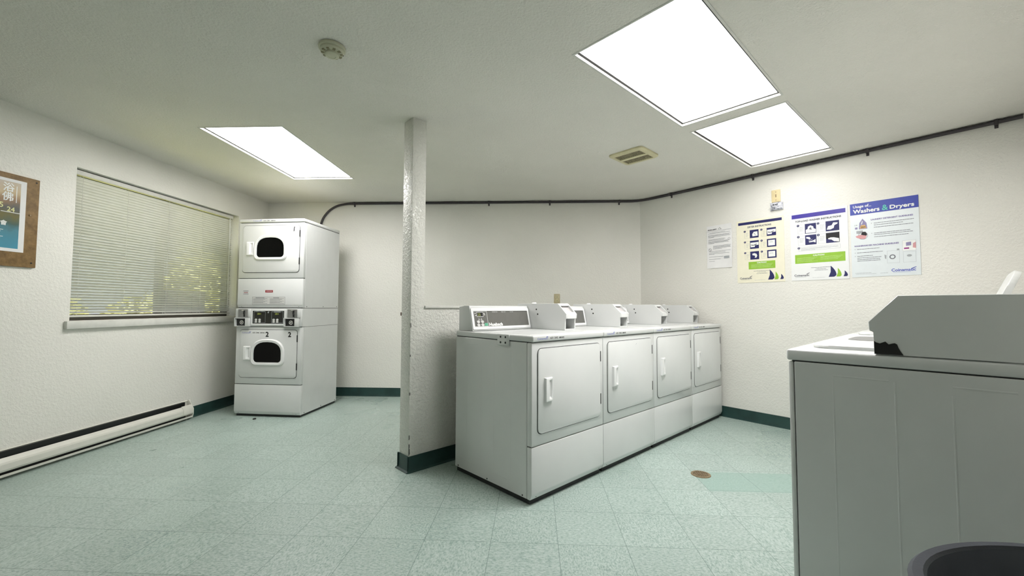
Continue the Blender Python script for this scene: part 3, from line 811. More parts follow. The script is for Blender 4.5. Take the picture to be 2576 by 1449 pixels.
# ------------------------------------------------------------------ the row of four dryers
def make_dryer(name):
    t = thing(name, '', 'dryer', (0, 0, 0), FD.rot, 'front-loading dryers in a row')
    bm = BM(); box(bm, 0.006, MW - 0.006, 0.012, MD - 0.004, 0.031, 0.905); box(bm, 0.012, MW - 0.012, 0.026, MD - 0.01, 0.003, 0.032); obj('chassis_and_gap_shade', bm, M['dark'], t)  # lower box paints the black shade in the gap above the floor
    bm = BM()
    box(bm, 0.001, MW - 0.001, 0.0385, MD, 0.030, 0.872, 0.003, 1)
    emboss(bm, 0.001, -1, side_lines(0.09, 0.834)); emboss(bm, MW - 0.001, 1, side_lines(0.09, 0.834))
    cab = obj('cabinet', bm, M['enamel'], t)
    for y in (0.07, 0.37, 0.66):
        bm = BM(); cyl(bm, (-0.0008, y, 0.042), 'x', 0.0042, 0.0022, 10); obj('screw', bm, M['ink'], cab)
    bm = BM(); box(bm, 0, MW, 0, 0.0365, 0.3125, 0.872, 0.006, 2); obj('front_panel', bm, M['enamel'], t)
    lower_panel(t); machine_top(t); feet(t)
    door(t, 0.046, 0.632, 0.375, 0.838)
    console(t, 0.012, 0.548)
    coin_box(t, 0.553, MW - 0.001)
    return t
dryers = []
dry_lab = ['white front-loading dryer nearest the post, a four-hole metal plate on its side',
           'second white front-loading dryer from the post, scuff mark near its door top',
           'third white front-loading dryer from the post, between the second and the wall-end one',
           'white front-loading dryer at the far end of the row, against the poster wall']
nums = ['631 542', '631 543', '631 544', '631 545']
PITCHD = 2.689 / 4
d0 = make_dryer('dryer')
for i in range(4):
    o = d0 if i == 0 else copy_tree(d0)
    o.location = FD.p(i * PITCHD, 0, 0); o['label'] = dry_lab[i]
    dryers.append(o)
for o, nmb in zip(dryers, nums): maker_label(o, 0.036, 0.888, -0.0086, nmb)
bm = BM(); box(bm, -0.006, -0.0005, 0.176, 0.276, 0.846, 0.909, 0.0015)
plate = obj('mounting_plate', bm, M['enamel'], dryers[0]); plate['label'] = 'small metal plate with four dark bolt holes'
for y in (0.205, 0.247):
    for z in (0.862, 0.894):
        bm = BM(); cyl(bm, (-0.0072, y, z), 'x', 0.0062, 0.0022, 12); obj('bolt_hole', bm, M['black'], plate)
bm = BM(); ppoly(bm, [(0.395, 0.800), (0.402, 0.803), (0.412, 0.812), (0.408, 0.813)], -0.0064); flat('scuff_mark', bm, M['inklight'], dryers[1])

# ------------------------------------------------------------------ stacked double dryer by the window
ST = thing('stacked_dryer', 'tall white stacked double dryer in the corner beside the window', 'dryer', FS.p(0, 0, 0), FS.rot)
SX = 0.684 / MW
bm = BM(); box(bm, 0.006, MW - 0.006, 0.012, MD * 0.955, 0.026, 1.90); box(bm, 0.012, MW - 0.012, 0.024, MD * 0.945, 0.003, 0.027); obj('chassis_and_gap_shade', bm, M['dark'], ST)  # inset base box is painted shade filling the gap at the floor
bm = BM()
SDp = 0.664
box(bm, 0.001, MW - 0.001, 0.0385, SDp, 0.022, 0.866, 0.003, 1); box(bm, 0.001, MW - 0.001, 0.012, SDp, 0.868, 1.046, 0.002, 1); box(bm, 0.001, MW - 0.001, 0.0385, SDp, 1.05, 1.888, 0.003, 1)
emboss(bm, MW - 0.001, 1, side_lines(0.082, 0.828)); emboss(bm, MW - 0.001, 1, side_lines(1.085, 1.845))
cab = obj('cabinet', bm, M['enamel'], ST)
for z in (0.036, 1.064):
    for y in (0.07, 0.36, 0.63):
        bm = BM(); cyl(bm, (MW - 0.0012, y, z), 'x', 0.0045, 0.002, 10); obj('screw', bm, M['ink'], cab)
bm = BM(); box(bm, 0, MW, -0.006, SDp, 1.8925, 1.926, 0.008, 3); obj('top', bm, M['enamel'], ST)
for z0, z1 in ((0.3125, 0.866), (1.3415, 1.888)):
    bm = BM(); box(bm, 0, MW, 0, 0.0365, z0, z1, 0.006, 2); obj('front_panel', bm, M['enamel'], ST)
lower_panel(ST, 0.022, 0.308); o = lower_panel(ST, 1.052, 1.337)
bm = BM(); prect(bm, 0.155, 0.490, 1.083, 1.158, -0.0006); flat('label_sheet', bm, M['btn'], o)
bm = BM(); pframe(bm, 0.155, 0.490, 1.083, 1.158, 0.0022, -0.0010)
for k in range(7):
    for xa, xb in ((0.165, 0.31), (0.335, 0.48)): prect(bm, xa, xb - 0.02 * (k % 3), 1.140 - k * 0.0078, 1.1425 - k * 0.0078, -0.0010)
prect(bm, 0.19, 0.28, 1.147, 1.152, -0.001); prect(bm, 0.37, 0.43, 1.147, 1.152, -0.001)
prect(bm, 0.06, 0.115, 1.215, 1.219, -0.001); prect(bm, 0.06, 0.115, 1.185, 1.189, -0.001)
flat('instruction_print', bm, M['inkgrey'], o)
bm = BM(); prect(bm, 0.287, 0.365, 1.202, 1.224, -0.001); prect(bm, 0.066, 0.11, 1.198, 1.203, -0.001); flat('warning_label', bm, M['inkred'], o)
bm = BM(); text(bm, 'WARNING', 0.326, 1.209, -0.0016, w=0.058, h=0.008, align='C'); flat('warning_lettering', bm, M['inkwhite'], o)
dl = door(ST, 0.044, 0.624, 0.378, 0.838, True); du = door(ST, 0.044, 0.624, 1.400, 1.860, True)
bm = BM(); text(bm, '2', 0.309, 0.772, -0.0066, h=0.045, bold=0.0026); text(bm, '2', 0.536, 0.772, -0.0066, h=0.045, bold=0.0026); flat('door_number', bm, M['ink'], dl)
bm = BM(); text(bm, '1', 0.562, 1.800, -0.0066, h=0.044, bold=0.0014, slant=0.12); flat('door_number', bm, M['ink'], du)
bm = BM(); ppoly(bm, [(0.528, 1.780), (0.556, 1.790), (0.560, 1.802), (0.544, 1.806), (0.528, 1.798)], -0.0062); flat('torn_sticker', bm, M['inkwhite'], du)
maker_label(dl, 0.068, 0.803, -0.0066, '631 546'); maker_label(ST, 0.145, 1.903, -0.0066, '631 541')
# control band between the two drums
bm = BM()
box(bm, 0, MW, -0.006, 0.011, 0.870, 1.046, 0.004)
box(bm, 0.0, 0.150, -0.016, -0.003, 0.956, 1.044, 0.004); box(bm, 0.512, 0.655, -0.016, -0.003, 0.956, 1.044, 0.004)
for xa in (0.0, 0.500):
    box(bm, xa, xa + 0.008, -0.030, -0.003, 0.872, 0.956); box(bm, xa + 0.108, xa + 0.150, -0.030, -0.003, 0.872, 0.956, 0.003)
    box(bm, xa, xa + 0.150, -0.030, -0.003, 0.948, 0.956); box(bm, xa, xa + 0.150, -0.030, -0.003, 0.870, 0.876)
CB = obj('control_band', bm, M['enamel'], ST)
bm = BM(); ring(bm, rrpts(0.158, 0.508, 0.884, 1.034, 0.006), rrpts(0.172, 0.494, 0.898, 1.022, 0.003), -0.0125, -0.0045); obj('bezel', bm, M['enamel2'], CB)
bm = BM(); box(bm, 0.170, 0.496, -0.0095, -0.0055, 0.896, 1.024); obj('control_overlay', bm, M['panelblk'], CB)
bm = BM()
for xa in (0.184, 0.364): pframe(bm, xa, xa + 0.118, 0.905, 1.015, 0.0022, -0.0100)
prect(bm, 0.388, 0.456, 1.008, 1.018, -0.0103); ppoly(bm, [(0.185, 1.011), (0.243, 1.020), (0.301, 1.011), (0.301, 1.016), (0.243, 1.026), (0.185, 1.016)], -0.0102); ppoly(bm, [(0.322, 1.006), (0.330, 1.016), (0.342, 1.016), (0.332, 0.998)], -0.0103)
flat('panel_outline', bm, M['inklight'], CB)
bm = BM()
for xa in (0.214, 0.394): prect(bm, xa, xa + 0.05, 0.982, 1.004, -0.0102)
flat('display', bm, M['black'], CB)
bm = BM()
for xa in (0.220, 0.400): text(bm, '25', xa, 0.985, -0.0105, h=0.016, bold=0.0005); text(bm, 'M', xa + 0.023, 0.985, -0.0105, h=0.014)
flat('display_digits', bm, M['led'], CB)
for xa in (0.208, 0.388):
    for i in range(2):
        for j in range(2):
            bm = BM(); cyl(bm, (xa + i * 0.037, -0.0135, 0.917 + j * 0.018), 'y', 0.0115, 0.005, 14); obj('button', bm, M['btn'], CB)
for xa in (0.034, 0.534):
    bm = BM(); box(bm, xa, xa + 0.096, -0.0265, -0.0205, 0.958, 1.038, 0.002); cp = obj('coin_plate', bm, M['steel'], CB)
    bm = BM(); tube(bm, [(xa + 0.066, -0.0305, 1.024), (xa + 0.062, -0.0325, 1.000), (xa + 0.066, -0.0325, 0.985)], 0.006, 8); box(bm, xa + 0.058, xa + 0.070, -0.0325, -0.0255, 0.964, 0.986, 0.003); obj('coin_lever', bm, M['black'], CB)
    bm = BM(); box(bm, xa + 0.036, xa + 0.060, -0.0295, -0.0255, 1.022, 1.032, 0.002); obj('coin_guide', bm, M['chrome'], CB)
for xa in (0.0, 0.500):
    bm = BM(); box(bm, xa + 0.010, xa + 0.108, -0.0080, -0.0045, 0.876, 0.948); obj('coin_drawer', bm, M['black'], CB)
    bm = BM(); torus(bm, (xa + 0.064, -0.0125, 0.910), 'y', 0.016, 0.005); cyl(bm, (xa + 0.064, -0.0145, 0.910), 'y', 0.007, 0.006, 12); obj('lock', bm, M['chrome'], CB)
bm = BM()
for x in (0.05, MW - 0.05):
    for y in (0.07, SDp - 0.05): cyl(bm, (x, y, 0), 'z', 0.022, 0.028, 14)
obj('feet', bm, M['rubber'], ST)
ST.scale = (SX, 1, 1)

# ------------------------------------------------------------------ top-loading washers (right foreground)
PITW, WWD = 0.593, 0.589
def make_washer(lid_open=False):
    t = thing('washer', '', 'washer', (0, 0, 0), FW.rot, 'top-loading washers in a row')
    w = WWD
    bm = BM(); box(bm, 0.006, w - 0.006, 0.012, MD - 0.004, 0.031, 0.905); obj('chassis_and_gap_shade', bm, M['dark'], t)
    bm = BM(); box(bm, 0.001, w - 0.001, 0.0185, MD, 0.022, 0.866, 0.003, 1)
    L = [(0.136, 0.06, 0.136, 0.826), (0.136, 0.826, 0.285, 0.826), (0.300, 0.06, 0.300, 0.824), (0.432, 0.06, 0.432, 0.800), (0.432, 0.826, 0.56, 0.826), (0.60, 0.06, 0.60, 0.826)]
    emboss(bm, w - 0.001, 1, L, 0.0009); emboss(bm, 0.001, -1, L, 0.0009)
    obj('cabinet', bm, M['enamel'], t)
    bm = BM(); box(bm, 0, w, 0, 0.0165, 0.022, 0.866, 0.006, 2); obj('front_panel', bm, M['enamel'], t)
    bm = BM(); box(bm, 0, w, -0.006, MD, 0.870, ZT, 0.008, 3); obj('top', bm, M['enamel'], t)
    lid = BM()
    if lid_open:
        pts = rrpts(0.045, 0.475, 0.0, 0.325, 0.07, 7)
        prism(lid, pts, 'y', -0.010, 0.010, 0.003)
        lo = obj('lid', lid, M['enamel'], t); tl = R(-22)
        for v in lo.data.vertices:
            y, z = v.co.y, v.co.z
            v.co.y = 0.506 + y * math.cos(tl) - z * math.sin(tl); v.co.z = 0.920 + y * math.sin(tl) + z * math.cos(tl)
        lo.data.update()
        bm = BM(); prism(bm, rrpts(0.06, 0.43, 0.07, 0.48, 0.08, 6), 'z', ZT + 0.0005, ZT + 0.002); obj('tub_opening', bm, M['steel'], t)
    else:
        prism(lid, rrpts(0.035, 0.455, 0.045, 0.52, 0.06, 6), 'z', ZT + 0.0005, ZT + 0.012, 0.004); obj('lid', lid, M['enamel'], t)
    for x in (0.05, w - 0.05):
        for y in (0.06, MD - 0.05):
            bm = BM(); cyl(bm, (x, y, 0), 'z', 0.022, 0.03, 14); obj('foot', bm, M['rubber'], t)
    console(t, 0.010, 0.482, 0.565, 0.592)
    coin_box(t, 0.486, w - 0.001, 0.24, 0.685, ZT + 0.002, 1.111, False)
    return t
wash_lab = ['white top-loading washer in the right foreground, its coin box corner worn black',
            'white top-loading washer with its lid raised, directly behind the foreground washer',
            'white top-loading washer with closed lid between the raised-lid washer and the poster wall one',
            'white top-loading washer at the far end of the row, by the poster wall']
w0 = make_washer(); w2 = make_washer(True)
ws = [w0, w2, copy_tree(w0), copy_tree(w0)]
for i, o in enumerate(ws):
    q = Vector((WN[0], WN[1], 0)) + Vector((math.sin(R(DANG)), math.cos(R(DANG)), 0)) * (i * PITW + WWD)
    o.location = (q.x, q.y, 0); o['label'] = wash_lab[i]
# worn black corner on the near coin box
bm = BM(); xs = WWD + 0.0004
zz = ZT + 0.003
pts = [(0.2515, zz), (0.2515, 0.958), (0.256, 0.953), (0.266, 0.950), (0.274, 0.954), (0.280, 0.957), (0.288, 0.948), (0.296, 0.951), (0.303, 0.953), (0.309, 0.949), (0.312, 0.938), (0.317, 0.926), (0.324, zz)]
bm.faces.new([bm.verts.new((xs, p[0] + 0.0006, p[1])) for p in pts])
bm.faces.new([bm.verts.new((x, 0.2512, z)) for x, z in ((WWD, zz), (WWD, 0.957), (WWD - 0.006, 0.95), (WWD - 0.006, zz))])
o = obj('worn_corner', bm, M['black'], w0, smooth=0); o['label'] = 'jagged black patch of worn paint'

# ------------------------------------------------------------------ waste bin at the lower right edge
BN = thing('waste_bin', 'round charcoal plastic waste bin in front of the foreground washer', 'bin', (0.966, 0.634, 0), R(-7))
BR, BH = 0.219, 0.606
bm = BM()
lathe(bm, (0, 0, 0), [(0.0, 0.0), (0.165, 0.0), (0.170, 0.01), (BR - 0.012, BH - 0.05), (BR - 0.012, BH - 0.006), (BR - 0.020, BH - 0.006), (BR - 0.022, BH - 0.03), (0.158, 0.012), (0.0, 0.010)], 64)
obj('body', bm, M['binbody'], BN)
bm = BM()
lathe(bm, (0, 0, 0), [(BR - 0.0115, BH - 0.048), (BR - 0.005, BH - 0.045), (BR - 0.001, BH - 0.02), (BR, BH - 0.006), (BR - 0.005, BH), (BR - 0.016, BH - 0.001), (BR - 0.0200, BH - 0.006)], 64)
obj('rim', bm, M['bin'], BN)
bm = BM(); rows = []; n = 64
for j, (r, z) in enumerate([(BR - 0.0235, BH - 0.055), (BR - 0.032, BH - 0.062), (BR - 0.044, BH - 0.075), (BR - 0.050, BH - 0.14), (BR - 0.075, BH - 0.22), (0.07, BH - 0.27), (0.012, BH - 0.28)]):
    row = []
    for k in range(n):
        a = 2 * math.pi * k / n
        f = 0.012 * math.sin(5 * a + 0.8 * j) + 0.007 * math.sin(11 * a + 1.7 * j)
        rr_ = r - (0.0 if j == 0 else abs(f)) - (0.004 if j else 0)
        zz_ = z - 0.028 + (0.070 * math.cos(a - 0.35) + 0.008 * math.sin(3 * a)) * (1 if j < 3 else 0.5) + (0.010 * math.sin(7 * a + j) if j > 1 else 0)
        row.append(bm.verts.new((rr_ * math.cos(a), rr_ * math.sin(a), zz_)))
    rows.append(row)
for a, b in zip(rows, rows[1:]):
    for k in range(n): bm.faces.new((a[k], a[(k + 1) % n], b[(k + 1) % n], b[k]))
bm.faces.new(rows[-1])
obj('liner_bag', bm, M['bag'], BN, smooth=60)
for ch in BN.children:
    for v in ch.data.vertices: v.co.x *= 1.4

# ------------------------------------------------------------------ ceiling lights
def ceiling_light(c, heading, label, power, L=1.205, Wd=0.605):
    t = thing('ceiling_light', label, 'light', (c[0], c[1], ZC), R(90 - heading), 'fluorescent ceiling panels')
    def R2(bm, hw, hd, iw, id_, z0, z1):
        V = []
        for (a, b) in ((hw, hd), (iw, id_)):
            for z in (z0, z1): V.append([bm.verts.new((sx * a, sy * b, z)) for sx, sy in ((-1, -1), (1, -1), (1, 1), (-1, 1))])
        o0, o1, i0, i1 = V
        for k in range(4):
            j = (k + 1) % 4
            for q in ((o0[k], o0[j], i0[j], i0[k]), (o1[k], o1[j], i1[j], i1[k]), (o0[k], o0[j], o1[j], o1[k]), (i0[k], i0[j], i1[j], i1[k])): bm.faces.new(q)
    bm = BM(); R2(bm, L / 2 + 0.008, Wd / 2 + 0.008, L / 2 - 0.003, Wd / 2 - 0.003, -0.0025, -0.0004); R2(bm, L / 2 - 0.0005, Wd / 2 - 0.0005, L / 2 - 0.003, Wd / 2 - 0.003, -0.0004, 0.045); obj('frame', bm, M['trimwhite'], t, smooth=0)
    bm = BM(); R2(bm, L / 2 - 0.003, Wd / 2 - 0.003, L / 2 - 0.017, Wd / 2 - 0.017, 0.0135, 0.018); obj('gap_shade_ring', bm, M['dark'], t, smooth=0)  # dark ring painted in as the shaded gap round the diffuser
    bm = BM(); box(bm, -L / 2 + 0.0165, L / 2 - 0.0165, -Wd / 2 + 0.0165, Wd / 2 - 0.0165, 0.0145, 0.021); obj('diffuser', bm, mk_emit(power), t, smooth=0)
    return t
ceiling_light((-1.909, 3.506), 2.3, 'long bright ceiling light panel over the stacked dryer side, left of the post', LAMP_SIDE)
ceiling_light((0.955, 2.235), 46.8, 'largest bright ceiling light panel, nearest the camera at the top of the photo', LAMP_BIG)
ceiling_light((1.925, 3.120), 48.8, 'smaller-looking bright ceiling light panel close to the poster wall', LAMP_FAR, 1.16, 0.60)

# ------------------------------------------------------------------ smoke detector
SD = thing('smoke_detector', 'round off-white smoke detector on the ceiling near the top of the photo', 'detector', (-0.885, 1.985, ZC), 0.3)
bm = BM(); lathe(bm, (0, 0, 0), [(0.0, -0.001), (0.060, -0.001), (0.062, -0.004), (0.062, -0.014), (0.058, -0.016), (0.0, -0.016)]); obj('base', bm, M['detector'], SD)
bm = BM(); lathe(bm, (0, 0, 0), [(0.054, -0.0165), (0.055, -0.024), (0.050, -0.032), (0.044, -0.034), (0.030, -0.0345), (0.0, -0.035)]); ho = obj('cover', bm, M['detector'], SD)
bm = BM(); lathe(bm, (0, 0, 0), [(0.033, -0.034), (0.033, -0.044), (0.029, -0.048), (0.018, -0.050), (0.016, -0.048), (0.0, -0.048)]); obj('sensor_cap', bm, M['detector'], SD)
for k in range(10):
    a = 2 * math.pi * k / 10; bm = BM(); box(bm, 0.036, 0.049, -0.006, 0.006, -0.0365, -0.030)
    bmesh.ops.rotate(bm, verts=bm.verts[:], matrix=Matrix.Rotation(a, 3, 'Z'), cent=(0, 0, 0)); obj('vent_slot', bm, M['yellowdark'], SD)
bm = BM(); cyl(bm, (0.050, 0.012, -0.031), 'z', 0.003, 0.004, 8); obj('indicator', bm, M['ink'], SD)

# ------------------------------------------------------------------ ceiling exhaust vent
EV = thing('exhaust_vent', 'yellowed square exhaust vent cover on the ceiling beside the light panels', 'vent', (1.011, 3.425, ZC), R(180 - 46.5))
bm = BM()
rows = []
for hw, hd, r, z in ((0.155, 0.150, 0.035, -0.001), (0.155, 0.150, 0.035, -0.012), (0.140, 0.135, 0.028, -0.022), (0.118, 0.112, 0.006, -0.022), (0.116, 0.110, 0.005, -0.016)):
    rows.append([bm.verts.new((p[0], p[1], z)) for p in rrpts(-hw, hw, -hd, hd, r, 6)])
for a, b in zip(rows, rows[1:]):
    for k in range(len(a)): bm.faces.new((a[k], a[(k + 1) % len(a)], b[(k + 1) % len(a)], b[k]))
bm.faces.new(rows[0])
box(bm, -0.117, 0.117, -0.017, 0.017, -0.0225, -0.012)
obj('cover', bm, M['yellowed'], EV)
for ya, yb_ in ((-0.111, -0.017), (0.017, 0.111)):
    bm = BM(); box(bm, -0.117, 0.117, ya, yb_, -0.015, -0.006)
    for k in range(12):
        xx = -0.110 + k * 0.020; box(bm, xx - 0.002, xx + 0.002, ya + 0.002, yb_ - 0.002, -0.0185, -0.014)
    for k in range(4):
        yy = ya + 0.014 + k * 0.022; box(bm, -0.115, 0.115, yy - 0.0015, yy + 0.0015, -0.018, -0.014)
    obj('grille', bm, M['yellowdark'], EV)

# ------------------------------------------------------------------ floor drain
DR = thing('floor_drain', 'small round metal floor drain beside the greener tiles', 'drain', (1.214, 2.722, 0), R(10))
bm = BM(); lathe(bm, (0, 0, 0), [(0.060, 0.0005), (0.059, 0.004), (0.048, 0.0045), (0.047, 0.001)]); obj('rim', bm, M['brass'], DR)
bm = BM(); cyl(bm, (0, 0, 0.0004), 'z', 0.048, 0.0008, 30); obj('drain_hole', bm, M['drainhole'], DR)
bm = BM()
for k in range(-3, 4):
    q = k * 0.0135; h = math.sqrt(max(0.0005, 0.049 ** 2 - q * q))
    box(bm, -h, h, q - 0.0026, q + 0.0026, 0.001, 0.0042); box(bm, q - 0.0026, q + 0.0026, -h, h, 0.001, 0.0040)
obj('grate', bm, M['brass'], DR)

# ------------------------------------------------------------------ conduit along the top of the walls
rC, offC, zCo = 0.0135, 0.017, 2.319
path = []
for x, z in ((0.66, 1.55), (0.665, 1.95), (0.69, 2.10), (0.735, 2.185), (0.80, 2.25), (0.88, 2.292), (0.97, 2.312), (1.08, zCo)): path.append(FB.p(x, -offC, z))
for k in range(1, 12): path.append(FB.p(1.08 + (LB - 0.16 - 1.08) * k / 11, -offC, zCo))
pa, pb = Vector(FB.p(LB - 0.16, -offC, zCo)), Vector(FR.p(0.16, -offC, zCo)); pc = Vector(FB.p(LB - 0.012, -offC - 0.004, zCo))
for k in range(1, 8):
    t = k / 8; path.append(pa * (1 - t) ** 2 + pc * 2 * t * (1 - t) + pb * t * t)
for k in range(0, 10): path.append(FR.p(0.16 + (RW - 0.02 - 0.16) * k / 9, -offC, zCo))
# smooth the drop curve
sm = [Vector(p) for p in path]
CD = thing('conduit', 'dark grey conduit running along the top of the back and poster walls', 'pipe', FB.p(LB, -offC, zCo), 0)
org = Vector(CD.location)
def crom(P, n=6):
    out = []
    for i in range(len(P) - 1):
        p0, p1, p2, p3 = P[max(i - 1, 0)], P[i], P[i + 1], P[min(i + 2, len(P) - 1)]
        for k in range(n):
            t = k / n
            out.append(0.5 * ((2 * p1) + (p2 - p0) * t + (2 * p0 - 5 * p1 + 4 * p2 - p3) * t * t + (3 * p1 - p0 - 3 * p2 + p3) * t ** 3))
    out.append(P[-1]); return out
bm = BM(); tube(bm, [p - org for p in crom(sm[:9]) + sm[9:]], rC, 12); obj('pipe', bm, M['conduit'], CD)
def clip(fr, x):
    bm = BM(); box(bm, -0.010, 0.010, -0.034, -0.001, zCo - 0.018, zCo + 0.0165, 0.003); box(bm, -0.009, 0.009, -0.006, -0.001, zCo - 0.038, zCo - 0.012, 0.002); cyl(bm, (0, -0.009, zCo - 0.028), 'y', 0.006, 0.004, 8)
    m = Matrix.Translation(Vector(fr.p(x, 0, 0)) - org) @ Matrix.Rotation(fr.rot, 4, 'Z')
    bmesh.ops.transform(bm, matrix=m, verts=bm.verts[:]); obj('clip', bm, M['conduit'], CD)
for x in (LB - 3.438, LB - 1.794, LB - 1.064, LB - 0.246): clip(FB, x)
for x in (0.405, 1.240, 2.084, 2.754): clip(FR, x)

# ------------------------------------------------------------------ outlet, plate, plastic packet, peg
OU = thing('wall_outlet', 'aged beige power outlet on the back wall above the dryers', 'outlet', FB.p(LB - 0.980, 0, 1.168), FB.rot)
bm = BM(); rr(bm, -0.035, 0.035, -0.057, 0.057, -0.006, -0.0005, 0.006, 0.002); obj('cover_plate', bm, M['beige'], OU)
for z in (-0.022, 0.022):
    bm = BM(); rr(bm, -0.017, 0.017, z - 0.014, z + 0.014, -0.0085, -0.005, 0.010); so = obj('socket', bm, M['yellowed'], OU)
    bm = BM(); prect(bm, -0.009, -0.005, z - 0.004, z + 0.007, -0.0088); prect(bm, 0.005, 0.009, z - 0.004, z + 0.007, -0.0088); pdisc(bm, 0, z - 0.008, 0.0035, -0.0088, 10); flat('slots', bm, M['ink'], so)
PLT = thing('phone_plate', 'cream wall plate with screw marks, high on the wall above the posters', 'plate', FR.p(1.429, 0, 2.093), FR.rot)
bm = BM(); rr(bm, -0.0355, 0.0355, -0.056, 0.056, -0.007, -0.0005, 0.004, 0.002); obj('cover_plate', bm, M['ivory'], PLT)
bm = BM(); pdisc(bm, 0, 0.036, 0.004, -0.0074, 10); prect(bm, -0.005, 0.005, -0.012, 0.014, -0.0074); pdisc(bm, 0, -0.038, 0.004, -0.0074, 10); flat('socket_and_screws', bm, M['brass'], PLT)
PK = thing('plastic_packet', 'small crinkled clear plastic packet stuck under the cream wall plate', 'packet', FR.p(1.434, 0, 1.997), FR.rot)
bm = BM()
nx, nz = 9, 7
G = [[bm.verts.new(((i / (nx - 1) - 0.5) * 0.102, -0.010 - 0.013 * math.sin(math.pi * i / (nx - 1)) ** 0.5 * math.sin(math.pi * j / (nz - 1)) ** 0.5 - random.uniform(0, 0.008), (j / (nz - 1) - 0.5) * 0.070 + random.uniform(-.002, .002))) for j in range(nz)] for i in range(nx)]
for i in range(nx - 1):
    for j in range(nz - 1): bm.faces.new((G[i][j], G[i + 1][j], G[i + 1][j + 1], G[i][j + 1]))
ed = [G[i][0] for i in range(nx)] + [G[nx - 1][j] for j in range(1, nz)] + [G[i][nz - 1] for i in range(nx - 2, -1, -1)] + [G[0][j] for j in range(nz - 2, 0, -1)]
bk = [bm.verts.new((v.co.x, -0.0008, v.co.z)) for v in ed]
for k in range(len(ed)): bm.faces.new((ed[k], ed[(k + 1) % len(ed)], bk[(k + 1) % len(ed)], bk[k]))
bm.faces.new(bk)
obj('wrapper', bm, M['plasticwrap'], PK, smooth=25)
bm = BM(); prect(bm, -0.023, -0.013, 0.006, 0.016, -0.034); prect(bm, -0.008, 0.004, 0.009, 0.016, -0.034); prect(bm, 0.006, 0.016, 0.011, 0.017, -0.034); flat('dark_print', bm, M['ink'], PK)
bm = BM(); prect(bm, -0.036, -0.008, -0.018, -0.013, -0.031); flat('lower_print', bm, M['inkgrey'], PK)
bm = BM(); box(bm, -0.011, 0.013, PT - 0.001, PT + 0.034, 1.006, 1.030, 0.004)
o = obj('wooden_peg', bm, M['brownwood']); tag(o, 'small brown wooden peg sticking out behind the post', 'peg')
o.location = FP.p(0.02, 0, 0); o.rotation_euler = (0, 0, FP.rot)

# ------------------------------------------------------------------ posters on the right wall
class Sheet:
    """printing on a sheet: normalised x (0..1 right) and t (0..1 down from the top)"""
    def __init__(s, th, w, h, y0): s.th, s.w, s.h, s.y0, s.L, s.n = th, w, h, y0, {}, 0
    OWN = ('picture_panel', 'title', 'body_print', 'pictogram', 'machine_drawing', 'step_box')
    own = True
    def lay(s, name, mat, k=0):
        if name in s.OWN and s.own: s.n += 1
        key = (name, mat, k) if name not in s.OWN else (name, mat, k, s.n)
        if key not in s.L: s.L[key] = (BM(), s.y0 - 0.0006 - 0.0005 * k)
        return s.L[key]
    def rect(s, nm, mat, x0, x1, t0, t1, k=0): b, y = s.lay(nm, mat, k); prect(b, x0 * s.w, x1 * s.w, (1 - t1) * s.h, (1 - t0) * s.h, y)
    def frame(s, nm, mat, x0, x1, t0, t1, k=0, th=0.0012): b, y = s.lay(nm, mat, k); pframe(b, x0 * s.w, x1 * s.w, (1 - t1) * s.h, (1 - t0) * s.h, th, y)
    def poly(s, nm, mat, pts, k=0): b, y = s.lay(nm, mat, k); ppoly(b, [(p[0] * s.w, (1 - p[1]) * s.h) for p in pts][::-1], y)
    def disc(s, nm, mat, x, t, r, k=0, rz=None): b, y = s.lay(nm, mat, k); pdisc(b, x * s.w, (1 - t) * s.h, r, y, 20, rz)
    def ring(s, nm, mat, x, t, r0, r1, k=0): b, y = s.lay(nm, mat, k); pring(b, x * s.w, (1 - t) * s.h, r0, r1, y)
    def text(s, nm, mat, st, x, t, w=None, h=None, k=0, bold=0.0, align='L'):
        b, y = s.lay(nm, mat, k); text(b, st, x * s.w, (1 - t) * s.h, y, w=None if w is None else w * s.w, h=None if h is None else h * s.h, bold=bold, align=align)
    def lines(s, nm, mat, x0, x1, ts, th=0.005, k=0, rag=0.0):
        s.n += 1; s.own = False
        rnd = random.Random(int(x0 * 977 + ts[0] * 7919))
        for i, t in enumerate(ts):
            x, xe = x0, x1 - rag * ((i * 5) % 4) / 4
            while x < xe - 0.006:
                q = min(xe, x + rnd.uniform(0.014, 0.055)); g = th * rnd.uniform(0.75, 1.0)
                s.rect(nm, mat, x, q, t - g / 2, t + th / 2, k); x = q + 0.0035
        s.own = True
    def done(s):
        for key, (b, y) in s.L.items(): flat(key[0], b, M[key[1]], s.th)
def blade(x0, x1, t0, t1):
    P = []
    n = 8
    for i in range(n + 1):
        f = i / n; P.append((x0 + (x1 - x0) * (0.30 + 0.70 * math.sin(f * math.pi * 0.62) ** 0.9 if f > 0 else 0.30), t0 + (t1 - t0) * f))
    P[-1] = (x0 + (x1 - x0) * 0.72, t1)
    P.append((x0, t1)); P.append((x0 + (x1 - x0) * 0.28, t0 + (t1 - t0) * 0.55))
    return P
def sails(s):
    s.poly('sail_emblem', 'navy', blade(0.66, 0.79, 0.81, 0.965)); s.poly('sail_emblem_green', 'lime', blade(0.79, 0.875, 0.845, 0.965)); s.poly('sail_emblem', 'navy', blade(0.905, 0.975, 0.885, 0.965))
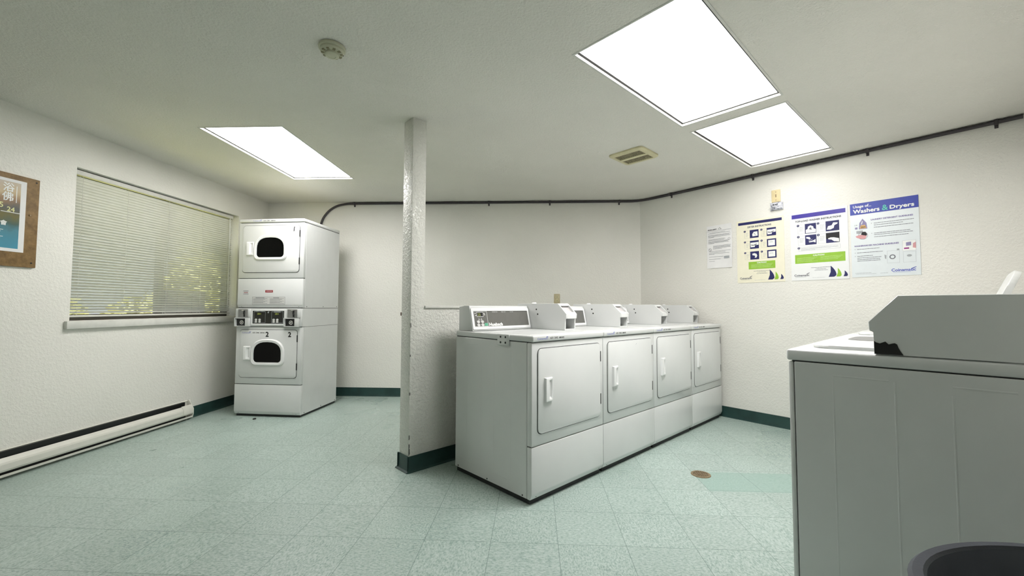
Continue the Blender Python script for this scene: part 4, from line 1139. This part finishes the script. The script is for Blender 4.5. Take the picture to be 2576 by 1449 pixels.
def logo(s, mat, x, t, w):
    s.text('maker_logo', mat, 'Coinamatic', x, t, w=w, h=w * 0.105, bold=0.0009)
    for k in range(3): s.poly('maker_logo', mat, [(x + w * (0.80 + 0.05 * k), t - 0.030 - 0.006 * k), (x + w * (0.98 + 0.02 * k), t - 0.044 - 0.003 * k), (x + w * (1.0 + 0.02 * k), t - 0.040 - 0.003 * k), (x + w * (0.84 + 0.05 * k), t - 0.024 - 0.006 * k)])
    s.rect('maker_logo', mat, x + 0.02, x + w * 0.8, t + 0.010, t + 0.0125)
def step(s, n, x0, x1, xp, t0, t1, pic):
    s.frame('step_box', 'inklight', x0, x1, t0, t1, 0, 0.0011)
    s.rect('picture_panel', 'navy', xp, x1, t0 - 0.003, t1 + 0.003, 1)
    s.disc('step_badge', 'navy', x0 + 0.005, t0 + 0.012, 0.0095, 2); s.text('step_number', 'inkwhite', str(n), x0 + 0.005, t0 + 0.0205, h=0.017, k=3, align='C')
    s.lines('body_print', 'inklight', x0 + 0.03, xp - 0.02, [t0 + 0.04 + 0.018 * i for i in range(4)], 0.004, 0, 0.03)
    cx, ct, hw, hh = (xp + x1) / 2, (t0 + t1) / 2, (x1 - xp) / 2, (t1 - t0) / 2
    P = lambda L: [(cx + a * hw, ct + b * hh) for a, b in L]
    w = 'inkwhite'; nm = 'pictogram'
    if pic == 'lint': s.poly(nm, w, P([(-.1, -.5), (.75, -.55), (.8, .6), (-.4, .65), (-.45, .1)]), 2); s.poly('pictogram_detail', 'inkgrey', P([(-.05, -.2), (.35, .3), (.3, .4), (-.1, -.1)]), 3)
    elif pic == 'load': s.poly(nm, w, P([(-.9, -.55), (.95, -.6), (.95, .15), (.1, .2), (.1, .65), (-.85, .65)]), 2); s.poly('pictogram_detail', 'ink', P([(-.7, -.05), (-.2, .1), (.5, -.15), (.55, .0), (-.2, .25), (-.7, .15)]), 3)
    elif pic == 'panel': s.rect(nm, w, cx - .72 * hw, cx + .72 * hw, ct - .72 * hh, ct + .72 * hh, 2); s.lines('pictogram_detail', 'inklight', cx - .5 * hw, cx + .3 * hw, [ct - .3 * hh, ct - .1 * hh], 0.004, 3)
    elif pic == 'hand': s.poly(nm, w, P([(-.55, -.45), (.0, -.6), (.45, -.35), (.6, .1), (.4, .6), (.0, .6), (.15, .2), (-.1, .0), (-.45, -.05)]), 2)
    elif pic == 'lid': s.poly(nm, w, P([(-.85, .95), (-.85, .25), (-.5, .05), (-.45, -.4), (.0, -.65), (.5, -.35), (.55, .05), (.95, .3), (.95, .95)]), 2); s.poly('pictogram_detail', 'inkgrey', P([(-.3, .1), (.1, -.3), (.15, .1), (.3, .3), (0, .3)]), 3)
    elif pic == 'scoop': s.poly(nm, w, P([(-.85, .7), (-.65, .0), (-.1, -.1), (.15, -.65), (.8, -.55), (.75, -.3), (.3, -.05), (.2, .5), (-.3, .75)]), 2)
    elif pic == 'pour': s.poly(nm, w, P([(-.8, -.7), (-.2, -.6), (.0, -.2), (-.25, -.05), (-.5, -.25), (-.8, -.35)]), 2); s.poly(nm, w, P([(-.35, .35), (.4, .2), (.85, -.05), (.85, .7), (.45, .5), (-.3, .55)]), 2); s.poly(nm, w, P([(-.4, .2), (.3, -.1), (.3, -.04), (-.4, .26)]), 2)
    elif pic == 'press': s.poly('pictogram_ground', 'ink', P([(-1, -1), (1, -1), (1, .98), (.6, .98), (-1, .1)]), 2); s.poly(nm, w, P([(-.7, .1), (-.3, -.05), (.2, .0), (.9, .25), (.95, .95), (.2, .8), (-.2, .4), (-.65, .3)]), 3)
def info(s):
    s.lines('body_print', 'inkgrey', 0.36, 0.70, [0.822], 0.005); s.lines('body_print', 'inkgrey', 0.44, 0.62, [0.842], 0.005); s.lines('body_print', 'inkgrey', 0.42, 0.65, [0.862], 0.005); s.lines('body_print', 'inklight', 0.38, 0.6, [0.966], 0.003)
def sheet_thing(name, label, u, z, w, h, mat, t=0.003):
    th = thing(name, label, 'poster', FR.p(u, 0, z), FR.rot)
    bm = BM(); box(bm, 0, w, -t - 0.0005, -0.0005, 0, h); obj('board', bm, M[mat], th, smooth=0)
    return th, Sheet(th, w, h, -t - 0.0005)
# dryer instructions
th, s = sheet_thing('instruction_poster', 'cream poster with six dryer steps and a green caution box, leftmost of the three posters', 1.080, 1.308, 0.405, 0.600, 'cream')
s.rect('header_band', 'navy', 0.04, 0.965, 0.030, 0.072); s.text('title', 'inkgrey', 'DRYER INSTRUCTIONS', 0.25, 0.128, w=0.50, h=0.026, bold=0.0010)
pics = ['lint', 'load', 'load', 'panel', 'hand', 'panel']
for r in range(3):
    ta = 0.168 + r * 0.172
    step(s, 2 * r + 1, 0.18, 0.485, 0.295, ta, ta + 0.122, pics[2 * r]); step(s, 2 * r + 2, 0.54, 0.845, 0.655, ta, ta + 0.118, pics[2 * r + 1])
s.rect('caution_box', 'lime', 0.255, 0.815, 0.672, 0.790); s.text('caution_lettering', 'inkwhite', 'CAUTION!', 0.535, 0.702, h=0.020, k=1, bold=0.0006, align='C')
s.lines('caution_print', 'limelight', 0.31, 0.77, [0.716, 0.729, 0.742, 0.755, 0.768], 0.005, 1, 0.06)
info(s); logo(s, 'inkgrey', 0.06, 0.942, 0.26); sails(s); s.done()
# washer instructions
th, s = sheet_thing('instruction_poster', 'white poster of top-load washer steps with a wide green box, between the other two posters', 1.536, 1.309, 0.408, 0.598, 'boardwhite')
s.rect('header_band', 'violet', 0.03, 0.97, 0.026, 0.086); s.text('title', 'inkgrey', 'TOP-LOAD WASHER INSTRUCTIONS', 0.095, 0.142, w=0.80, h=0.024, bold=0.0012)
for i, (x0, x1, xp, ta, pic) in enumerate(((0.14, 0.47, 0.27, 0.182, 'lid'), (0.50, 0.86, 0.635, 0.182, 'scoop'), (0.14, 0.47, 0.27, 0.348, 'pour'), (0.50, 0.86, 0.635, 0.348, 'press'))): step(s, i + 1, x0, x1, xp, ta, ta + 0.136, pic)
s.frame('step_box', 'inklight', 0.145, 0.870, 0.515, 0.570); s.disc('step_badge', 'navy', 0.15, 0.527, 0.0095, 2); s.text('step_number', 'inkwhite', '5', 0.15, 0.5355, h=0.017, k=3, align='C')
s.lines('body_print', 'inklight', 0.19, 0.84, [0.533, 0.546], 0.004); s.lines('body_print', 'inklight', 0.19, 0.44, [0.559], 0.004)
s.rect('important_box', 'lime', 0.075, 0.945, 0.622, 0.752); s.text('important_lettering', 'inkwhite', 'CAUTION!', 0.50, 0.655, h=0.020, k=1, bold=0.0006, align='C')
s.lines('important_print', 'limelight', 0.11, 0.48, [0.672, 0.686, 0.700, 0.714, 0.728], 0.005, 1, 0.14); s.lines('important_print', 'limelight', 0.53, 0.90, [0.672, 0.686, 0.700, 0.714], 0.005, 1, 0.1)
info(s); logo(s, 'inkgrey', 0.055, 0.940, 0.27); sails(s); s.done()
# usage poster
th, s = sheet_thing('instruction_poster', 'pale poster with a broad royal blue header about washers and dryers, rightmost of the three', 1.961, 1.317, 0.402, 0.595, 'paleblue')
s.rect('header_band', 'royal', 0.0, 1.0, 0.0, 0.155)
s.text('title', 'inkwhite', 'Usage of...', 0.05, 0.072, w=0.28, h=0.046, k=1, bold=0.0007); s.text('title', 'inkwhite', 'Washers', 0.05, 0.134, w=0.40, h=0.050, k=1, bold=0.0017); s.text('title', 'inkwhite', 'Dryers', 0.605, 0.146, w=0.335, h=0.062, k=1, bold=0.0017)
s.text('ampersand', 'aqua', '&', 0.49, 0.137, w=0.085, h=0.068, k=1, bold=0.0008)
s.text('heading', 'lilac', 'LAUNDRY DETERGENT GUIDELINES', 0.32, 0.252, w=0.60, h=0.018, bold=0.0010)
s.text('heading', 'lilac', 'WASHER/DRYER MACHINE GUIDELINES', 0.05, 0.590, w=0.66, h=0.018, bold=0.0010)
for (t, a, b) in ((0.292, 0.36, 0.93), (0.318, 0.36, 0.78), (0.348, 0.36, 0.92), (0.425, 0.36, 0.88), (0.447, 0.36, 0.91), (0.475, 0.36, 0.85), (0.625, 0.09, 0.43), (0.672, 0.09, 0.48), (0.718, 0.09, 0.33), (0.742, 0.09, 0.46), (0.764, 0.09, 0.44), (0.784, 0.09, 0.44)): s.lines('body_print', 'inkgrey', a, b, [t], 0.0065)
for t, x in ((0.292, 0.325), (0.425, 0.325), (0.625, 0.06), (0.672, 0.06), (0.718, 0.06)): s.disc('body_print', 'inkgrey', x, t, 0.0022)
s.poly('bottle_picture', 'lilac', [(0.13, 0.355), (0.14, 0.27), (0.19, 0.215), (0.25, 0.275), (0.26, 0.355)]); s.poly('bottle_picture_label', 'peach', [(0.145, 0.347), (0.16, 0.305), (0.225, 0.30), (0.25, 0.347)], 1); s.poly('bottle_picture_shine', 'inkwhite', [(0.165, 0.29), (0.185, 0.245), (0.195, 0.25), (0.18, 0.292)], 1); s.lines('bottle_picture_print', 'ink', 0.16, 0.235, [0.322, 0.336], 0.006, 2)
s.text('measure_lettering', 'inkgrey', '1/4', 0.065, 0.306, h=0.018); s.rect('cap_picture', 'lilac', 0.07, 0.11, 0.325, 0.352)
s.ring('hand_picture_ring', 'inklight', 0.19, 0.445, 0.028, 0.031); s.poly('hand_picture_sink', 'inklight', [(0.09, 0.375), (0.19, 0.372), (0.19, 0.41), (0.09, 0.412)]); s.poly('hand_picture_dark', 'ink', [(0.16, 0.43), (0.18, 0.395), (0.23, 0.395), (0.255, 0.43), (0.24, 0.45)], 1); s.poly('hand_picture', 'skin', [(0.075, 0.445), (0.15, 0.43), (0.25, 0.45), (0.22, 0.49), (0.15, 0.485), (0.09, 0.465)], 2)
s.frame('machine_drawing', 'inklight', 0.54, 0.715, 0.675, 0.835, 0, 0.001); s.rect('machine_drawing', 'inklight', 0.68, 0.715, 0.655, 0.675); s.ring('machine_drawing_drum', 'inkgrey', 0.615, 0.755, 0.011, 0.018); s.poly('machine_drawing', 'inklight', [(0.50, 0.72), (0.53, 0.73), (0.525, 0.78), (0.505, 0.77)])
s.frame('machine_drawing', 'inklight', 0.765, 0.94, 0.70, 0.835, 0, 0.001); s.disc('machine_drawing', 'inklight', 0.85, 0.752, 0.014, 0, 0.009)
s.rect('care_picture', 'inkwhite', 0.76, 0.945, 0.560, 0.690); s.frame('machine_drawing', 'inklight', 0.76, 0.945, 0.560, 0.690, 1, 0.001); s.poly('care_picture_hand', 'skin', [(0.905, 0.60), (0.945, 0.585), (0.945, 0.665), (0.90, 0.655)], 1); s.poly('care_picture_cloth', 'lilac', [(0.81, 0.585), (0.88, 0.58), (0.88, 0.625), (0.81, 0.63)], 1); s.rect('care_picture_print', 'magenta', 0.78, 0.85, 0.650, 0.668, 1)
logo(s, 'inkblue', 0.595, 0.945, 0.335); s.lines('footer_print', 'inklight', 0.05, 0.30, [0.945], 0.004); s.lines('footer_print', 'inklight', 0.06, 0.37, [0.960], 0.004); s.lines('footer_print', 'inklight', 0.43, 0.55, [0.958], 0.004)
s.done()
# crumpled paper notice
NT = thing('paper_notice', 'crumpled white dryer safety notice curling off the wall, left of the posters', 'notice', FR.p(0.788, 0, 1.470), FR.rot)
nw, nh, nx, nz = 0.248, 0.432, 16, 22
def curl(u, v):   # u,v 0..1 -> offset from wall
    return 0.004 + 0.022 * max(0, u - 0.55) ** 1.5 * (0.6 + 0.8 * abs(v - 0.45)) + 0.0035 * math.sin(7 * u + 5 * v) * u + 0.0015 * math.sin(17 * v + 3 * u)
bm = BM(); G = []
for i in range(nx + 1):
    for_l = []
    for j in range(nz + 1):
        u, v = i / nx, j / nz
        for_l.append(bm.verts.new((u * nw, -curl(u, v), v * nh + 0.006 * u * (v - .3))))
    G.append(for_l)
for i in range(nx):
    for j in range(nz): bm.faces.new((G[i][j], G[i + 1][j], G[i + 1][j + 1], G[i][j + 1]))
obj('sheet', bm, M['paper'], NT, smooth=60)
s = Sheet(NT, nw, nh, 0.0)
s.text('heading', 'ink', 'DRYER SAFETY', 0.05, 0.105, w=0.36, h=0.022, bold=0.0007)
s.poly('warning_sign', 'ink', [(0.46, 0.105), (0.53, 0.055), (0.60, 0.105)]); s.poly('warning_sign_field', 'inkwhite', [(0.480, 0.1005), (0.53, 0.063), (0.580, 0.1005)], 1)
s.rect('rule_line', 'inkgrey', 0.02, 0.97, 0.128, 0.132)
for t, a, b in ((.165, .12, .75), (.185, .06, .93), (.225, .06, .95), (.24, .06, .9), (.262, .06, .95), (.276, .06, .3), (.325, .06, .75), (.345, .06, .7), (.372, .06, .9), (.388, .06, .85), (.405, .06, .88), (.42, .06, .3), (.48, .25, .95), (.498, .25, .95), (.515, .25, .93), (.532, .25, .95), (.55, .25, .6), (.605, .08, .95), (.632, .08, .75), (.66, .08, .9), (.676, .08, .3), (.735, .08, .65), (.79, .08, .55)): s.lines('body_print', 'inkgrey', a, b, [t], 0.006)
s.ring('prohibition_sign', 'inkgrey', 0.13, 0.565, 0.0125, 0.015); s.poly('prohibition_sign', 'inkgrey', [(0.09, 0.545), (0.098, 0.541), (0.17, 0.585), (0.162, 0.589)])
s.ring('prohibition_sign', 'inkgrey', 0.90, 0.345, 0.009, 0.011)
s.rect('stamp', 'inklight', 0.68, 0.90, 0.735, 0.79); s.text('maker_logo', 'inkgrey', 'Coinamatic', 0.09, 0.845, w=0.22, h=0.018)
s.done()
for ch in NT.children:
    if ch.name.startswith('sheet'): continue
    for v in ch.data.vertices:
        u, w_ = v.co.x / nw, v.co.z / nh
        v.co.y = v.co.y - curl(u, w_) - 0.0008; v.co.z += 0.006 * u * (w_ - .3)

# ------------------------------------------------------------------ crumb of rubber on the floor
bm = BM(); lathe(bm, (0, 0, 0), [(0.0, 0.0), (0.012, 0.0), (0.016, 0.005), (0.011, 0.012), (0.0, 0.014)], 9)
for v in bm.verts: v.co.y *= 0.6; v.co.x += 0.3 * v.co.z
o = obj('rubber_crumb', bm, M['rubber']); tag(o, 'small black crumb on the floor in front of the stacked dryer', 'debris'); o.location = (-2.428, 3.985, 0.0); o.rotation_euler = (0, 0, 0.5)
